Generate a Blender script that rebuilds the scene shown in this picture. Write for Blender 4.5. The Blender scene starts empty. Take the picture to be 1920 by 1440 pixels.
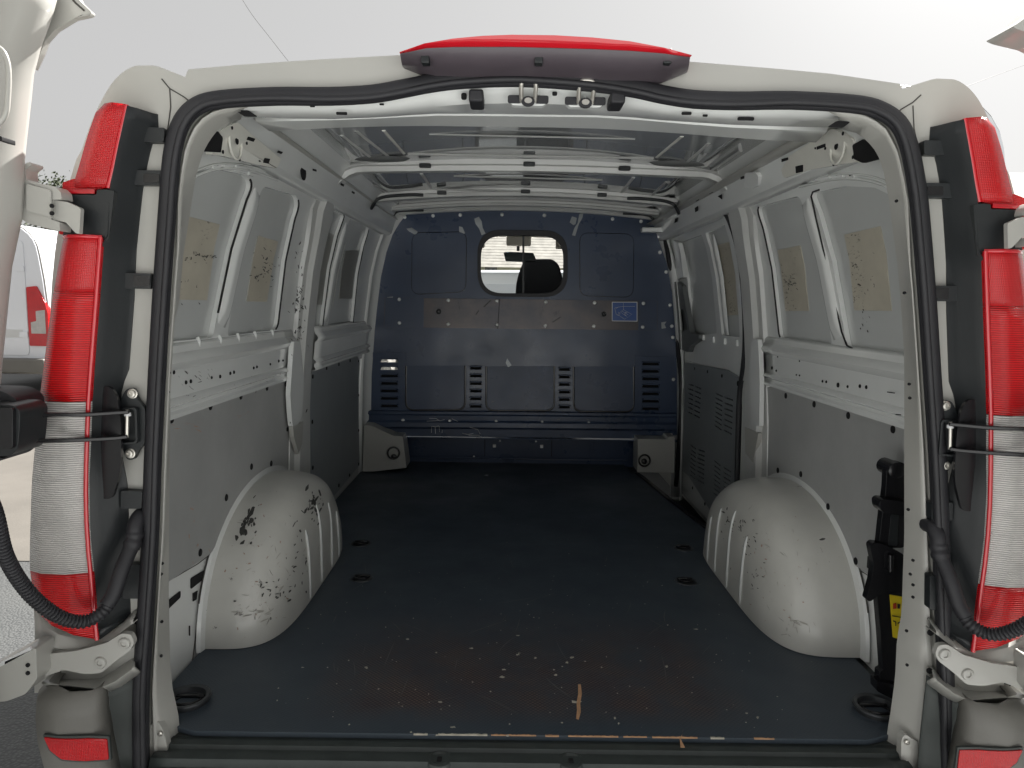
import bpy, bmesh, math, random
from mathutils import Vector, Matrix
from mathutils.geometry import tessellate_polygon
random.seed(7)
rad = math.radians
scene = bpy.context.scene
COL = scene.collection

# ------------------------------------------------------------------ camera
CAM = Vector((-0.058, -1.33, 0.8923)); YAW, PITCH, ROLL, FPX = 0.00405, -0.1126, 0.01546, 1330.0
def cam_axes():
    cy, sy, cp, sp, cr, sr = math.cos(YAW), math.sin(YAW), math.cos(PITCH), math.sin(PITCH), math.cos(ROLL), math.sin(ROLL)
    f = Vector((sy*cp, cy*cp, sp)); r0 = Vector((cy, -sy, 0)); u0 = r0.cross(f)
    return cr*r0+sr*u0, -sr*r0+cr*u0, f
RX, UX, FX = cam_axes()
cd = bpy.data.cameras.new('camera'); cam = bpy.data.objects.new('camera', cd); COL.objects.link(cam)
cam.matrix_world = Matrix(((RX.x, UX.x, -FX.x, CAM.x), (RX.y, UX.y, -FX.y, CAM.y), (RX.z, UX.z, -FX.z, CAM.z), (0, 0, 0, 1)))
cd.sensor_width = 36; cd.lens = 36*FPX/1920; cd.clip_start = 0.02; cd.clip_end = 500
scene.camera = cam

# ------------------------------------------------------------------ light
SUN_EL, SUN_AZ = rad(45), rad(38)          # sun ahead of the camera, to the right
w = bpy.data.worlds.new('World'); scene.world = w; w.use_nodes = True
nt = w.node_tree; bg = nt.nodes['Background']
sky = nt.nodes.new('ShaderNodeTexSky'); sky.sky_type = 'NISHITA'; sky.sun_disc = False
sky.sun_elevation = SUN_EL; sky.sun_rotation = SUN_AZ; sky.air_density = 1.0; sky.dust_density = 4.0; sky.ozone_density = 0.6
hs = nt.nodes.new('ShaderNodeHueSaturation'); hs.inputs['Saturation'].default_value = 0.12
mixw = nt.nodes.new('ShaderNodeMix'); mixw.data_type = 'RGBA'; mixw.inputs[0].default_value = 0.62   # thin even cloud veil over the sky
nt.links.new(sky.outputs[0], hs.inputs['Color']); nt.links.new(hs.outputs[0], mixw.inputs[6])
mixw.inputs[7].default_value = (6.3, 6.25, 6.15, 1)
nt.links.new(mixw.outputs[2], bg.inputs['Color']); bg.inputs['Strength'].default_value = 0.0335
sd = bpy.data.lights.new('sun', 'SUN'); sd.energy = 5.0; sd.angle = rad(0.6); sd.color = (1.0, 0.965, 0.92)
so = bpy.data.objects.new('sun', sd); COL.objects.link(so)
sdir = Vector((math.sin(SUN_AZ)*math.cos(SUN_EL), math.cos(SUN_AZ)*math.cos(SUN_EL), math.sin(SUN_EL)))
so.rotation_euler = sdir.to_track_quat('Z', 'Y').to_euler(); so.location = (3, 8, 9)
vs = scene.view_settings; vs.view_transform = 'Standard'; vs.look = 'None'; vs.gamma = 1; vs.exposure = 1.7
scene.cycles.max_bounces = 16; scene.cycles.diffuse_bounces = 12; scene.cycles.glossy_bounces = 6

# ------------------------------------------------------------------ helpers
def ray(px, py): return FX + RX*((px-960)/FPX) + UX*((720-py)/FPX)
def U(px, py, x=None, y=None, z=None):
    d = ray(px, py)
    t = (y-CAM.y)/d.y if y is not None else (x-CAM.x)/d.x if x is not None else (z-CAM.z)/d.z
    return CAM + d*t
def lerp(a, b, t): return a+(b-a)*t
def interp(v, A, B):
    if v <= A[0]: return B[0]
    for i in range(len(A)-1):
        if v <= A[i+1]: return lerp(B[i], B[i+1], (v-A[i])/(A[i+1]-A[i]))
    return B[-1]
WZ = [-.2, .25, .5, .74, .85, 1.02, 1.15, 1.24, 1.30, 1.35, 1.39]
WX = [.842, .836, .83, .812, .80, .778, .748, .716, .68, .64, .56]
def wallx(z, s): return interp(z, WZ, WX) + (0 if s < 0 else .028)
def wmap(s): return lambda y, z, wv: Vector((s*(wallx(z, s)-wv), y, z))
def W(px, py, wv=0):                       # a photo point on the side wall -> (y, z) along the wall
    d = ray(px, py); s = -1 if d.x < 0 else 1; lo, hi = .3, 6
    for _ in range(40):
        m = (lo+hi)/2; p = CAM+d*m
        if s*p.x < wallx(p.z, s)-wv: lo = m
        else: hi = m
    p = CAM+d*lo; return (p.y, p.z)
def WL(L, wv=0): return [W(q[0], q[1], wv) + tuple(q[2:]) for q in L]
def YL(L, y): return [((lambda p: (p.x, p.z))(U(q[0], q[1], y=y))) + tuple(q[2:]) for q in L]
def fillet(L, r=0.0, n=4):
    out = []; N = len(L)
    for i in range(N):
        p = Vector(L[i][:2]); rr = L[i][2] if len(L[i]) > 2 else r
        a = Vector(L[i-1][:2]); b = Vector(L[(i+1) % N][:2])
        if rr <= 0: out.append(tuple(p)); continue
        da, db = a-p, b-p; la, lb = da.length, db.length
        if la < 1e-6 or lb < 1e-6: continue
        q = min(rr, la*.48, lb*.48); A = p+da*(q/la); B = p+db*(q/lb)
        for k in range(n+1):
            t = k/n; out.append(tuple(A*(1-t)**2+p*2*t*(1-t)+B*t*t))
    return out
def rrect(x0, z0, x1, z1, r, n=4): return fillet([(x0, z0), (x1, z0), (x1, z1), (x0, z1)], r, n)
def circ(cx, cz, r, n=14, rz=None): return [(cx+r*math.cos(2*math.pi*k/n), cz+(rz or r)*math.sin(2*math.pi*k/n)) for k in range(n)]
def link(me, name, mat, parent=None):
    o = bpy.data.objects.new(name, me); COL.objects.link(o)
    if mat and not me.materials: me.materials.append(mat)
    if parent: o.parent = parent
    return o
def finish(bm, name, mat, parent=None, smooth=35, bevel=0, seg=2, flat=False, keep=False):
    if not keep: bmesh.ops.recalc_face_normals(bm, faces=bm.faces)
    me = bpy.data.meshes.new(name); bm.to_mesh(me); bm.free()
    if not flat:
        me.polygons.foreach_set('use_smooth', [True]*len(me.polygons))
        me.set_sharp_from_angle(angle=rad(smooth))
    o = link(me, name, mat, parent)
    if bevel:
        m = o.modifiers.new('bevel', 'BEVEL'); m.width = bevel; m.segments = seg; m.limit_method = 'ANGLE'; m.angle_limit = rad(50)
    return o
def sheet(name, outer, holes, mp, w0, w1, mat, parent, cu=None, cv=None, bevel=0.0015, smooth=35):
    loops = [[Vector((p[0], p[1], 0)) for p in L] for L in [outer]+list(holes)]
    flat = [p for L in loops for p in L]
    bm = bmesh.new(); vs_ = [bm.verts.new(p) for p in flat]
    for t in tessellate_polygon(loops):
        try: bm.faces.new([vs_[i] for i in t])
        except ValueError: pass
    for ax, cuts in ((0, cu), (1, cv)):
        for c in (cuts or []):
            n = Vector((1, 0, 0)) if ax == 0 else Vector((0, 1, 0))
            bmesh.ops.bisect_plane(bm, geom=bm.verts[:]+bm.edges[:]+bm.faces[:], plane_co=n*c, plane_no=n)
    if w0 != w1:
        g = bmesh.ops.extrude_face_region(bm, geom=bm.faces[:])
        for v in [e for e in g['geom'] if isinstance(e, bmesh.types.BMVert)]: v.co.z = 1
    for v in bm.verts: v.co = mp(v.co.x, v.co.y, w1 if v.co.z > .5 else w0)
    return finish(bm, name, mat, parent, smooth, bevel if w0 != w1 else 0)
def ymap(y0): return lambda x, z, wv: Vector((x, y0-wv, z))          # w grows towards the camera
def zmap(z0): return lambda x, y, wv: Vector((x, y, z0+wv))
ZC = [z for z in WZ if -.1 < z < 1.38]
def wsheet(name, s, outer, holes, w0, w1, mat, parent, bevel=.0015, yc=None):
    return sheet(name, outer, holes, wmap(s), w0, w1, mat, parent, cu=yc, cv=ZC, bevel=bevel)
def loftbm(rows, closed=False, caps=False, bm=None):
    bm = bm or bmesh.new(); V = [[bm.verts.new(p) for p in r] for r in rows]; n = len(rows[0])
    for i in range(len(V)-1):
        for j in range(n if closed else n-1):
            k = (j+1) % n
            try: bm.faces.new((V[i][j], V[i][k], V[i+1][k], V[i+1][j]))
            except ValueError: pass
    if caps:
        for r in (V[0], V[-1]):
            try: bm.faces.new(r)
            except ValueError: pass
    return bm
def loft(name, rows, mat, parent, closed=False, caps=False, thick=0, **k):
    o = finish(loftbm(rows, closed, caps), name, mat, parent, **k)
    if thick:
        m = o.modifiers.new('solid', 'SOLIDIFY'); m.thickness = thick; m.offset = 0
    return o
def boxbm(a, b, bm=None, M=None):
    bm = bm or bmesh.new(); V = []
    for z in (a[2], b[2]):
        for x, y in ((a[0], a[1]), (b[0], a[1]), (b[0], b[1]), (a[0], b[1])):
            p = Vector((x, y, z)); V.append(bm.verts.new(M @ p if M else p))
    for f in ((0, 1, 2, 3), (4, 5, 6, 7), (0, 1, 5, 4), (1, 2, 6, 5), (2, 3, 7, 6), (3, 0, 4, 7)): bm.faces.new([V[i] for i in f])
    return bm
def box(name, a, b, mat, parent, bevel=.002, M=None, seg=2): return finish(boxbm(a, b, M=M), name, mat, parent, bevel=bevel, seg=seg)
def smoothpath(P, n=6):                                               # Catmull-Rom
    P = [Vector(p) for p in P]; Q = [P[0]*2-P[1]]+P+[P[-1]*2-P[-2]]; out = []
    for i in range(1, len(Q)-2):
        a, b, c, d = Q[i-1:i+3]
        for k in range(n):
            t = k/n; out.append(.5*((2*b)+(c-a)*t+(2*a-5*b+4*c-d)*t*t+(3*b-a-3*c+d)*t**3))
    out.append(P[-1]); return out
def sweepbm(path, prof, up=None, bm=None, scale=None, closedprof=True):
    path = [Vector(p) for p in path]; rows = []; prev = None
    for i, p in enumerate(path):
        t = (path[min(i+1, len(path)-1)]-path[max(i-1, 0)]).normalized()
        if up is not None: a = (Vector(up)-t*t.dot(Vector(up))).normalized()
        else:
            if prev is None: prev = Vector((0, 0, 1)) if abs(t.z) < .9 else Vector((1, 0, 0))
            a = (prev-t*t.dot(prev)).normalized(); prev = a
        b = t.cross(a); s = scale(i) if scale else 1
        rows.append([p+(a*u+b*v)*s for u, v in prof])
    return loftbm(rows, closedprof, closedprof, bm)
def tube(name, path, r, mat, parent, n=8, scale=None, **k):
    return finish(sweepbm(path, [(r*math.cos(2*math.pi*i/n), r*math.sin(2*math.pi*i/n)) for i in range(n)], scale=scale), name, mat, parent, smooth=60, **k)
def lathebm(c, axis, prof, n=16, bm=None):                            # prof: (radius, along)
    axis = Vector(axis).normalized(); a = axis.orthogonal().normalized(); b = axis.cross(a); c = Vector(c)
    rows = [[c+axis*h+(a*math.cos(2*math.pi*k/n)+b*math.sin(2*math.pi*k/n))*max(r, 1e-5) for k in range(n)] for r, h in prof]
    return loftbm(rows, True, True, bm)
def lathe(name, c, axis, prof, mat, parent, n=16, **k): return finish(lathebm(c, axis, prof, n), name, mat, parent, smooth=40, **k)
def torus(name, c, axis, R, r, mat, parent, n=24, m=8, a0=0, a1=2*math.pi):
    axis = Vector(axis).normalized(); a = axis.orthogonal().normalized(); b = axis.cross(a); c = Vector(c)
    full = a1-a0 > 6.28; P = [c+(a*math.cos(lerp(a0, a1, k/n))+b*math.sin(lerp(a0, a1, k/n)))*R for k in range(n+1)]
    rows = []
    for k, p in enumerate(P):
        d = (p-c).normalized(); rows.append([p+(d*math.cos(2*math.pi*i/m)+axis*math.sin(2*math.pi*i/m))*r for i in range(m)])
    return finish(loftbm(rows, True, not full), name, mat, parent, smooth=60)
def resample(P, n):
    P = [Vector(p) for p in P]; L = [0]
    for a, b in zip(P, P[1:]): L.append(L[-1]+(b-a).length)
    out = []
    for k in range(n):
        d = L[-1]*k/(n-1); i = 0
        while i < len(P)-2 and L[i+1] < d: i += 1
        out.append(P[i].lerp(P[i+1], min(1, (d-L[i])/max(1e-9, L[i+1]-L[i]))))
    return out
def byz(P, zs):                                                       # polyline (going down) sampled at heights
    P = sorted([Vector(p) for p in P], key=lambda p: p.z); Z = [p.z for p in P]
    return [Vector((interp(z, Z, [p.x for p in P]), interp(z, Z, [p.y for p in P]), z)) for z in zs]
def inst(src, name, parent, M):
    o = src.copy(); o.name = name; COL.objects.link(o); o.parent = parent; o.matrix_local = M; return o
def empty(name, loc=(0, 0, 0), rz=0):
    o = bpy.data.objects.new(name, None); COL.objects.link(o); o.location = loc; o.rotation_euler = (0, 0, rz); o.empty_display_size = .1; return o
def tag(o, label=None, cat=None, group=None, kind=None):
    if label: o['label'] = label
    if cat: o['category'] = cat
    if group: o['group'] = group
    if kind: o['kind'] = kind
    return o

# ------------------------------------------------------------------ materials
def mat(name, color, rough=.5, metal=0, spec=.5, coat=0, var=0, vscale=6, bump=0, bscale=60, color2=None, rvar=0, **kw):
    m = bpy.data.materials.new(name); m.use_nodes = True; t = m.node_tree; b = t.nodes['Principled BSDF']
    b.inputs['Base Color'].default_value = (*color, 1); b.inputs['Roughness'].default_value = rough; b.inputs['Metallic'].default_value = metal
    b.inputs['Specular IOR Level'].default_value = spec; b.inputs['Coat Weight'].default_value = coat; b.inputs['Coat Roughness'].default_value = .08
    tc = t.nodes.new('ShaderNodeTexCoord')
    def noise(scale, detail=6, rg=.6, src=None):
        n = t.nodes.new('ShaderNodeTexNoise'); n.inputs['Scale'].default_value = scale; n.inputs['Detail'].default_value = detail; n.inputs['Roughness'].default_value = rg
        t.links.new(src or tc.outputs['Object'], n.inputs['Vector']); return n.outputs['Fac']
    def ramp(src, p0, p1, c0=(0, 0, 0, 1), c1=(1, 1, 1, 1)):
        r = t.nodes.new('ShaderNodeValToRGB'); r.color_ramp.elements[0].position = p0; r.color_ramp.elements[1].position = p1
        r.color_ramp.elements[0].color = c0; r.color_ramp.elements[1].color = c1; t.links.new(src, r.inputs[0]); return r.outputs[0]
    def mix(fac, a, bb):
        x = t.nodes.new('ShaderNodeMix'); x.data_type = 'RGBA'
        if isinstance(fac, (int, float)): x.inputs[0].default_value = fac
        else: t.links.new(fac, x.inputs[0])
        for i, c in ((6, a), (7, bb)):
            if isinstance(c, tuple): x.inputs[i].default_value = (*c[:3], 1)
            else: t.links.new(c, x.inputs[i])
        return x.outputs[2]
    m['_'] = 0
    base = color
    if var or color2:
        c2 = color2 or tuple(c*(1-var) for c in color)
        base = mix(ramp(noise(vscale), .35, .68), color, c2); t.links.new(base, b.inputs['Base Color'])
    if rvar:
        r = ramp(noise(vscale*2.3), .3, .7, (rough-rvar,)*3+(1,), (rough+rvar,)*3+(1,)); t.links.new(r, b.inputs['Roughness'])
    if bump:
        bp = t.nodes.new('ShaderNodeBump'); bp.inputs['Strength'].default_value = bump; bp.inputs['Distance'].default_value = .002
        t.links.new(noise(bscale, 3), bp.inputs['Height']); t.links.new(bp.outputs[0], b.inputs['Normal'])
    m['_'] = 0
    return m, t, b, tc, noise, ramp, mix, base
def M_(*a, **k): return mat(*a, **k)[0]
def math_node(t, op, a, b=None, c=None):
    n = t.nodes.new('ShaderNodeMath'); n.operation = op
    for i, v in enumerate((a, b, c)):
        if v is None: continue
        if isinstance(v, (int, float)): n.inputs[i].default_value = v
        else: t.links.new(v, n.inputs[i])
    return n.outputs[0]
def scuffs(pack, dark=(.035, .033, .03), amount=.72, scale=9, stretch=(1, 1, 3), rot=(0, 0, 0)):
    m, t, b, tc, noise, ramp, mix, base = pack                        # dark scrapes worn through the paint
    mp = t.nodes.new('ShaderNodeMapping'); mp.inputs['Scale'].default_value = stretch; mp.inputs['Rotation'].default_value = rot
    t.links.new(tc.outputs['Object'], mp.inputs[0])
    big = ramp(noise(scale*.35, 2), .50, .60); fine = ramp(noise(scale*3, 8, .75, mp.outputs[0]), amount-.02, amount)
    f = math_node(t, 'MULTIPLY', big, fine)
    c = mix(f, base, dark); t.links.new(c, b.inputs['Base Color']); return m

WHITE = (.66, .63, .56)
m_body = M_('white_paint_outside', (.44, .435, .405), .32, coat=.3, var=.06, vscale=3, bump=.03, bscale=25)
m_inner = scuffs(mat('white_paint_inside', (.80, .815, .80),   .22, coat=.5, var=.06, vscale=3, bump=.14, bscale=9), amount=.70, scale=5)
m_skin = M_('bare_side_skin', (.60, .615, .605), .24, coat=.3, var=.07, vscale=2.2, bump=.16, bscale=4)
m_arch = scuffs(mat('scuffed_white_arch', (.62, .615, .575), .30, coat=.25, var=.10, vscale=7, bump=.2, bscale=11), amount=.655, scale=7, stretch=(1, 1.6, 1), rot=(.5, .3, .4))
m_roof = M_('grey_roof_paint', (.36, .375, .385), .05, coat=1.0, var=.05, vscale=2, bump=.012, bscale=9)
m_roof.node_tree.nodes['Principled BSDF'].inputs['Coat Roughness'].default_value = .02
m_brake = M_('brake_light_shell', (.085, .070, .082), .4, var=.15, vscale=8)  # purple-grey of the lens flare is put into this shell colour
m_bow = M_('roof_bow_paint', (.58, .585, .57), .30, coat=.2, var=.1, vscale=6)
m_bracket = M_('shiny_bracket', (.86, .85, .78), .14, coat=.6, metal=0, var=.1, vscale=5, bump=.25, bscale=14)
m_ply = M_('grey_hardboard', (.40, .405, .40), .5, var=.16, vscale=3.5, bump=.15, bscale=120)
m_doorply = M_('slate_hardboard', (.26, .28, .29), .5, var=.12, vscale=3, bump=.15, bscale=120)
m_tan = scuffs(mat('tan_adhesive_pad', (.56, .52, .43), .6, var=.15, vscale=9), amount=.60, scale=14, dark=(.05, .045, .035))
m_seal = M_('rubber_seal', (.022, .022, .026), .55, var=.2, vscale=10, bump=.1, bscale=90)
m_black = M_('black_plastic', (.018, .021, .023), .42, var=.2, vscale=6, bump=.1, bscale=150)
m_satin = M_('black_satin_metal', (.012, .012, .014), .25, var=.3, vscale=9)
m_hole = M_('dark_cavity', (.006, .006, .007), .9)  # near-black for plugs; also stands in for the shade inside holes
m_gap = M_('panel_gap_sealant', (.07, .066, .06), .8)
m_bumper = M_('grey_bumper_plastic', (.165, .16, .145), .5, var=.12, vscale=5, bump=.2, bscale=300)
m_bumpdark = M_('dark_bumper_return', (.05, .058, .055), .55, var=.2, vscale=5, bump=.1, bscale=200)
m_steel = M_('zinc_steel', (.62, .60, .55), .3, metal=.8, var=.2, vscale=30)
m_rivet = M_('bright_rivet', (.90, .90, .88), .35, metal=.3)
m_tape = M_('silver_tape', (.30, .32, .33), .35, metal=.3, bump=.5, bscale=60)
m_trim = M_('grey_door_trim', (.17, .18, .18), .5, var=.1)
m_seat = M_('seat_fabric', (.035, .037, .043), .9, bump=.5, bscale=250, var=.2)
m_head = M_('headliner_cloth', (.68, .64, .58), .9, bump=.3, bscale=200)
m_blueS = M_('blue_print', (.03, .09, .30), .35)
m_whiteP = M_('white_print', (.65, .66, .66), .45)
m_yellow = M_('yellow_print', (.78, .60, .02), .4, var=.12, vscale=30)
m_redprint = M_('red_print', (.45, .05, .02), .5)
m_blackprint = M_('black_print', (.02, .02, .02), .5)
m_wood = M_('raw_wood', (.62, .36, .20), .8, var=.3, vscale=50)
m_chip = M_('pale_crumb', (.62, .58, .48), .8, var=.3, vscale=80)

def bulk_mat():
    p = mat('bulkhead_paint_haze_tint', (.038, .062, .118), .33, spec=.45, coat=.1, var=.25, vscale=3, bump=.12, bscale=9, rvar=.1)  # bluish lens haze is put into the colour of the black bulkhead
    return scuffs(p, dark=(.16, .17, .18), amount=.68, scale=6)
m_bulk = bulk_mat()
m_plate = scuffs(mat('worn_bare_plate', (.095, .080, .075), .28, metal=.3, color2=(.035, .038, .052), vscale=5, bump=.2, bscale=8), amount=.62, scale=6, stretch=(2, 1, 1), dark=(.02, .02, .025))

def floor_mat():
    m, t, b, tc, noise, ramp, mix, base = mat('film_faced_plywood', (.024, .032, .040), .42, spec=.4)
    sep = t.nodes.new('ShaderNodeSeparateXYZ'); t.links.new(tc.outputs['Object'], sep.inputs[0])
    # worn brownish patch near the tailgate, from loading
    near = t.nodes.new('ShaderNodeMapRange'); near.inputs[1].default_value = .92; near.inputs[2].default_value = .42; near.interpolation_type = 'SMOOTHSTEP'
    t.links.new(math_node(t, 'ADD', sep.outputs['Y'], math_node(t, 'MULTIPLY', noise(3.5, 4), .35)), near.inputs[0])
    edge = t.nodes.new('ShaderNodeMapRange'); edge.inputs[1].default_value = .55; edge.inputs[2].default_value = .36; edge.interpolation_type = 'SMOOTHSTEP'
    t.links.new(math_node(t, 'ABSOLUTE', sep.outputs['X']), edge.inputs[0])
    back = t.nodes.new('ShaderNodeMapRange'); back.inputs[1].default_value = .09; back.inputs[2].default_value = .16
    t.links.new(sep.outputs['Y'], back.inputs[0])
    wearm = math_node(t, 'MULTIPLY', math_node(t, 'MULTIPLY', near.outputs[0], edge.outputs[0]), back.outputs[0])
    mesh_ = t.nodes.new('ShaderNodeMapping'); mesh_.inputs['Rotation'].default_value = (0, 0, rad(45)); t.links.new(tc.outputs['Object'], mesh_.inputs[0])
    ck = t.nodes.new('ShaderNodeTexVoronoi'); ck.inputs['Scale'].default_value = 130; ck.inputs['Randomness'].default_value = 0.05; t.links.new(mesh_.outputs[0], ck.inputs['Vector'])
    c1 = mix(ramp(noise(2.2, 5), .35, .7), (.048, .063, .080), (.060, .076, .094))  # bluish haze over the far floor is put into this base tone
    c2 = mix(ramp(noise(7, 5), .35, .75), (.095, .074, .076), (.18, .13, .098))
    c2b = mix(ramp(ck.outputs['Distance'], .30, .50), c2, (.032, .027, .034))
    c3 = mix(math_node(t, 'MULTIPLY', wearm, ramp(noise(9, 7, .7), .30, .60)), c1, c2b)
    dust = ramp(noise(3, 8, .75), .62, .80); c4 = mix(math_node(t, 'MULTIPLY', dust, .35), c3, (.16, .17, .17))
    speck = ramp(noise(70, 2, .5), .765, .78); c5 = mix(math_node(t, 'MULTIPLY', speck, .35), c4, (.36, .33, .28))
    t.links.new(c5, b.inputs['Base Color'])
    bp = t.nodes.new('ShaderNodeBump'); bp.inputs['Strength'].default_value = .35; bp.inputs['Distance'].default_value = .0012
    t.links.new(ck.outputs['Distance'], bp.inputs['Height']); t.links.new(bp.outputs[0], b.inputs['Normal'])
    t.links.new(ramp(noise(4, 5), .3, .7, (.34,)*3+(1,), (.55,)*3+(1,)), b.inputs['Roughness'])
    return m
m_floor = floor_mat()

def lens_mat(name, color, ribs, vertical=False, depth=.5, trans=0.0, dark=.5):
    m, t, b, tc, noise, ramp, mix, base = mat(name, color, .13, spec=.45, coat=.12)
    wv = t.nodes.new('ShaderNodeTexWave'); wv.bands_direction = 'Z'; wv.inputs['Scale'].default_value = ribs; t.links.new(tc.outputs['Object'], wv.inputs[0])
    wx = t.nodes.new('ShaderNodeTexWave'); wx.bands_direction = 'X'; wx.inputs['Scale'].default_value = ribs*(1 if vertical else .35); t.links.new(tc.outputs['Object'], wx.inputs[0])
    f = math_node(t, 'MULTIPLY', wv.outputs[1], wx.outputs[1]) if vertical else wv.outputs[1]
    vc = t.nodes.new('ShaderNodeTexVoronoi'); vc.inputs['Scale'].default_value = 26; vc.inputs['Randomness'].default_value = .25; vc.distance = 'CHEBYCHEV'; t.links.new(tc.outputs['Object'], vc.inputs[0])
    cell = ramp(vc.outputs['Distance'], .15, .75)
    big = math_node(t, 'MAXIMUM', ramp(noise(9, 3), .4, .65), cell)
    ca = mix(f, tuple(c*dark for c in color), color); cb = mix(math_node(t, 'MULTIPLY', big, .55), ca, tuple(c*.45 for c in color)); t.links.new(cb, b.inputs['Base Color'])
    bp = t.nodes.new('ShaderNodeBump'); bp.inputs['Strength'].default_value = depth; bp.inputs['Distance'].default_value = .002
    t.links.new(f, bp.inputs['Height']); t.links.new(bp.outputs[0], b.inputs['Normal'])
    b.inputs['Transmission Weight'].default_value = trans
    return m
m_red = lens_mat('red_lens', (.82, .008, .014), 110, True, .35, .0, .55)
m_redrib = lens_mat('red_ribbed_lens', (.80, .008, .012), 78, False, .5, .0, .42)
m_clear = lens_mat('clear_ribbed_lens', (.86, .83, .80), 78, False, .6, .0, .40)
m_rededge = M_('red_lens_edge', (.55, .01, .02), .1, coat=.6)
def glass_mat(name, tint=(.95, .97, .96)):
    m, t, b, *_ = mat(name, tint, .0, spec=.5); b.inputs['Transmission Weight'].default_value = 1; b.inputs['IOR'].default_value = 1.1; return m
m_glass = glass_mat('window_glass')
m_darkglass = M_('tinted_glass', (.05, .06, .065), .05, spec=.7, coat=.6)
def asphalt():
    m, t, b, tc, noise, ramp, mix, base = mat('asphalt', (.10, .10, .10), .6)
    v = t.nodes.new('ShaderNodeTexVoronoi'); v.inputs['Scale'].default_value = 90; t.links.new(tc.outputs['Object'], v.inputs[0])
    c = mix(ramp(v.outputs['Distance'], .2, .6), (.092, .095, .095), (.045, .048, .049)); c2 = mix(ramp(noise(1.3, 5), .4, .65), c, (.07, .073, .072))
    t.links.new(c2, b.inputs['Base Color'])
    bp = t.nodes.new('ShaderNodeBump'); bp.inputs["Strength"].default_value = .5; bp.inputs["Distance"].default_value = .006; bp.invert = True
    t.links.new(v.outputs['Distance'], bp.inputs['Height']); t.links.new(bp.outputs[0], b.inputs['Normal']); return m
m_asph = asphalt()
m_conc = M_('sandy_concrete', (.125, .115, .10), .85, var=.25, vscale=1.5, bump=.6, bscale=60)

# ------------------------------------------------------------------ ground
def plane(name, x0, y0, x1, y1, z, m): 
    bm = bmesh.new(); bm.faces.new([bm.verts.new(p) for p in ((x0, y0, z), (x1, y0, z), (x1, y1, z), (x0, y1, z))]); return finish(bm, name, m, flat=True)
GZ = -.56
tag(plane('ground', -200, -60, 200, 300, GZ, m_asph), kind='structure')
tag(plane('bounce_yard', -60, -40, 60, -.9, GZ+.004, M_('bounce_concrete', (.58, .60, .605), .85, var=.10, vscale=1.2, bump=.4, bscale=40)), kind='structure')  # unseen pale yard, added behind the camera to bounce light into the bay
tag(plane('concrete_apron', -40, 2.45, -1.7, 9.4, GZ+.004, m_conc), kind='structure')

# ------------------------------------------------------------------ the van
van = tag(empty('cargo_van', (0, 0, GZ)), 'white cargo van with both rear doors wide open on its empty load bay', 'van')
def child_fix(o):
    return o
VAN = van
van.location = (0, 0, 0)

# outer shell
EP0 = [(.89, -.30), (.925, -.10), (.945, .1), (.950, .3), (.945, .6), (.930, .85), (.905, 1.02), (.875, 1.115), (.846, 1.19), (.827, 1.233), (.797, 1.283), (.768, 1.310), (.739, 1.320), (.707, 1.317), (.676, 1.304), (.64, 1.31)]
EP = [(p.x, p.z) for p in smoothpath([Vector((a, 0, b)) for a, b in EP0], 3)]
def shellrow(y, k=0.0, f=1.0):
    return [Vector((-(x-k*.6), y, z-(k*.7 if z > 1.1 else 0))) for x, z in EP]
for s in (-1, 1):
    rows = [[Vector((-s*p.x, p.y, p.z)) if s > 0 else p for p in shellrow(y, k)] for y, k in ((.034, .030), (.042, .014), (.06, .004), (.10, 0), (.6, -.004), (1.5, -.008), (2.6, -.008), (3.3, 0), (3.9, .03))]
    side = loft('side_panel', rows, m_body, VAN, thick=.0025)
rr = []
hz = lambda x: interp(abs(x), [0, .26, .645, .68], [1.334, 1.331, 1.300, 1.290])
for y, dz in ((.038, -.006), (.08, .004), (.4, .080), (1.2, .095), (2.6, .09), (3.3, .07)):
    rr.append([Vector((x, y, hz(x)+dz-(.02 if abs(x) > .64 else 0))) for x in [-.675+.675*k/8 for k in range(17)]])
loft('roof_skin', rr, m_body, VAN, thick=.002)

# rear frame: header and D-pillars in one pressed face, opening cut by the seal line
seal_in_L = [(262+22, 1470), (280, 1300), (290, 1150), (300, 1000), (305, 850), (312, 700), (322, 550), (333, 400), (338, 335), (345, 285), (358, 240), (385, 210), (425, 198), (520, 192), (620, 195), (700, 192), (760, 182), (810, 171), (870, 163), (960, 158)]
seal_out_L = [(252, 1470), (255, 1300), (262, 1150), (270, 1000), (275, 850), (283, 700), (290, 550), (300, 400), (305, 330), (312, 270), (330, 220), (362, 190), (415, 178), (520, 173), (620, 170), (700, 164), (760, 153), (810, 145), (870, 139), (960, 137)]
seal_in_R = [(1757, 1470), (1755, 1300), (1750, 1150), (1745, 1000), (1738, 850), (1728, 700), (1718, 550), (1705, 400), (1697, 340), (1685, 280), (1668, 240), (1635, 216), (1590, 206), (1480, 200), (1380, 204), (1300, 202), (1240, 194), (1190, 182), (1120, 170), (1040, 162)]
seal_out_R = [(1790, 1470), (1786, 1300), (1781, 1150), (1776, 1000), (1770, 850), (1760, 700), (1750, 550), (1738, 400), (1730, 335), (1716, 270), (1694, 226), (1655, 200), (1600, 187), (1480, 180), (1380, 178), (1300, 174), (1240, 164), (1190, 154), (1120, 146), (1040, 140)]
inL = [U(*p, y=0) for p in seal_in_L]; inR = [U(*p, y=0) for p in seal_in_R]
outL = [U(*p, y=0) for p in seal_out_L]; outR = [U(*p, y=0) for p in seal_out_R]
inner = inL+inR[::-1]; outer_s = outL+outR[::-1]
mid = [a.lerp(b, .5) for a, b in zip(inner, outer_s)]
mid = smoothpath(mid, 4)
wd = []; 
sealprof = []
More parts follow.
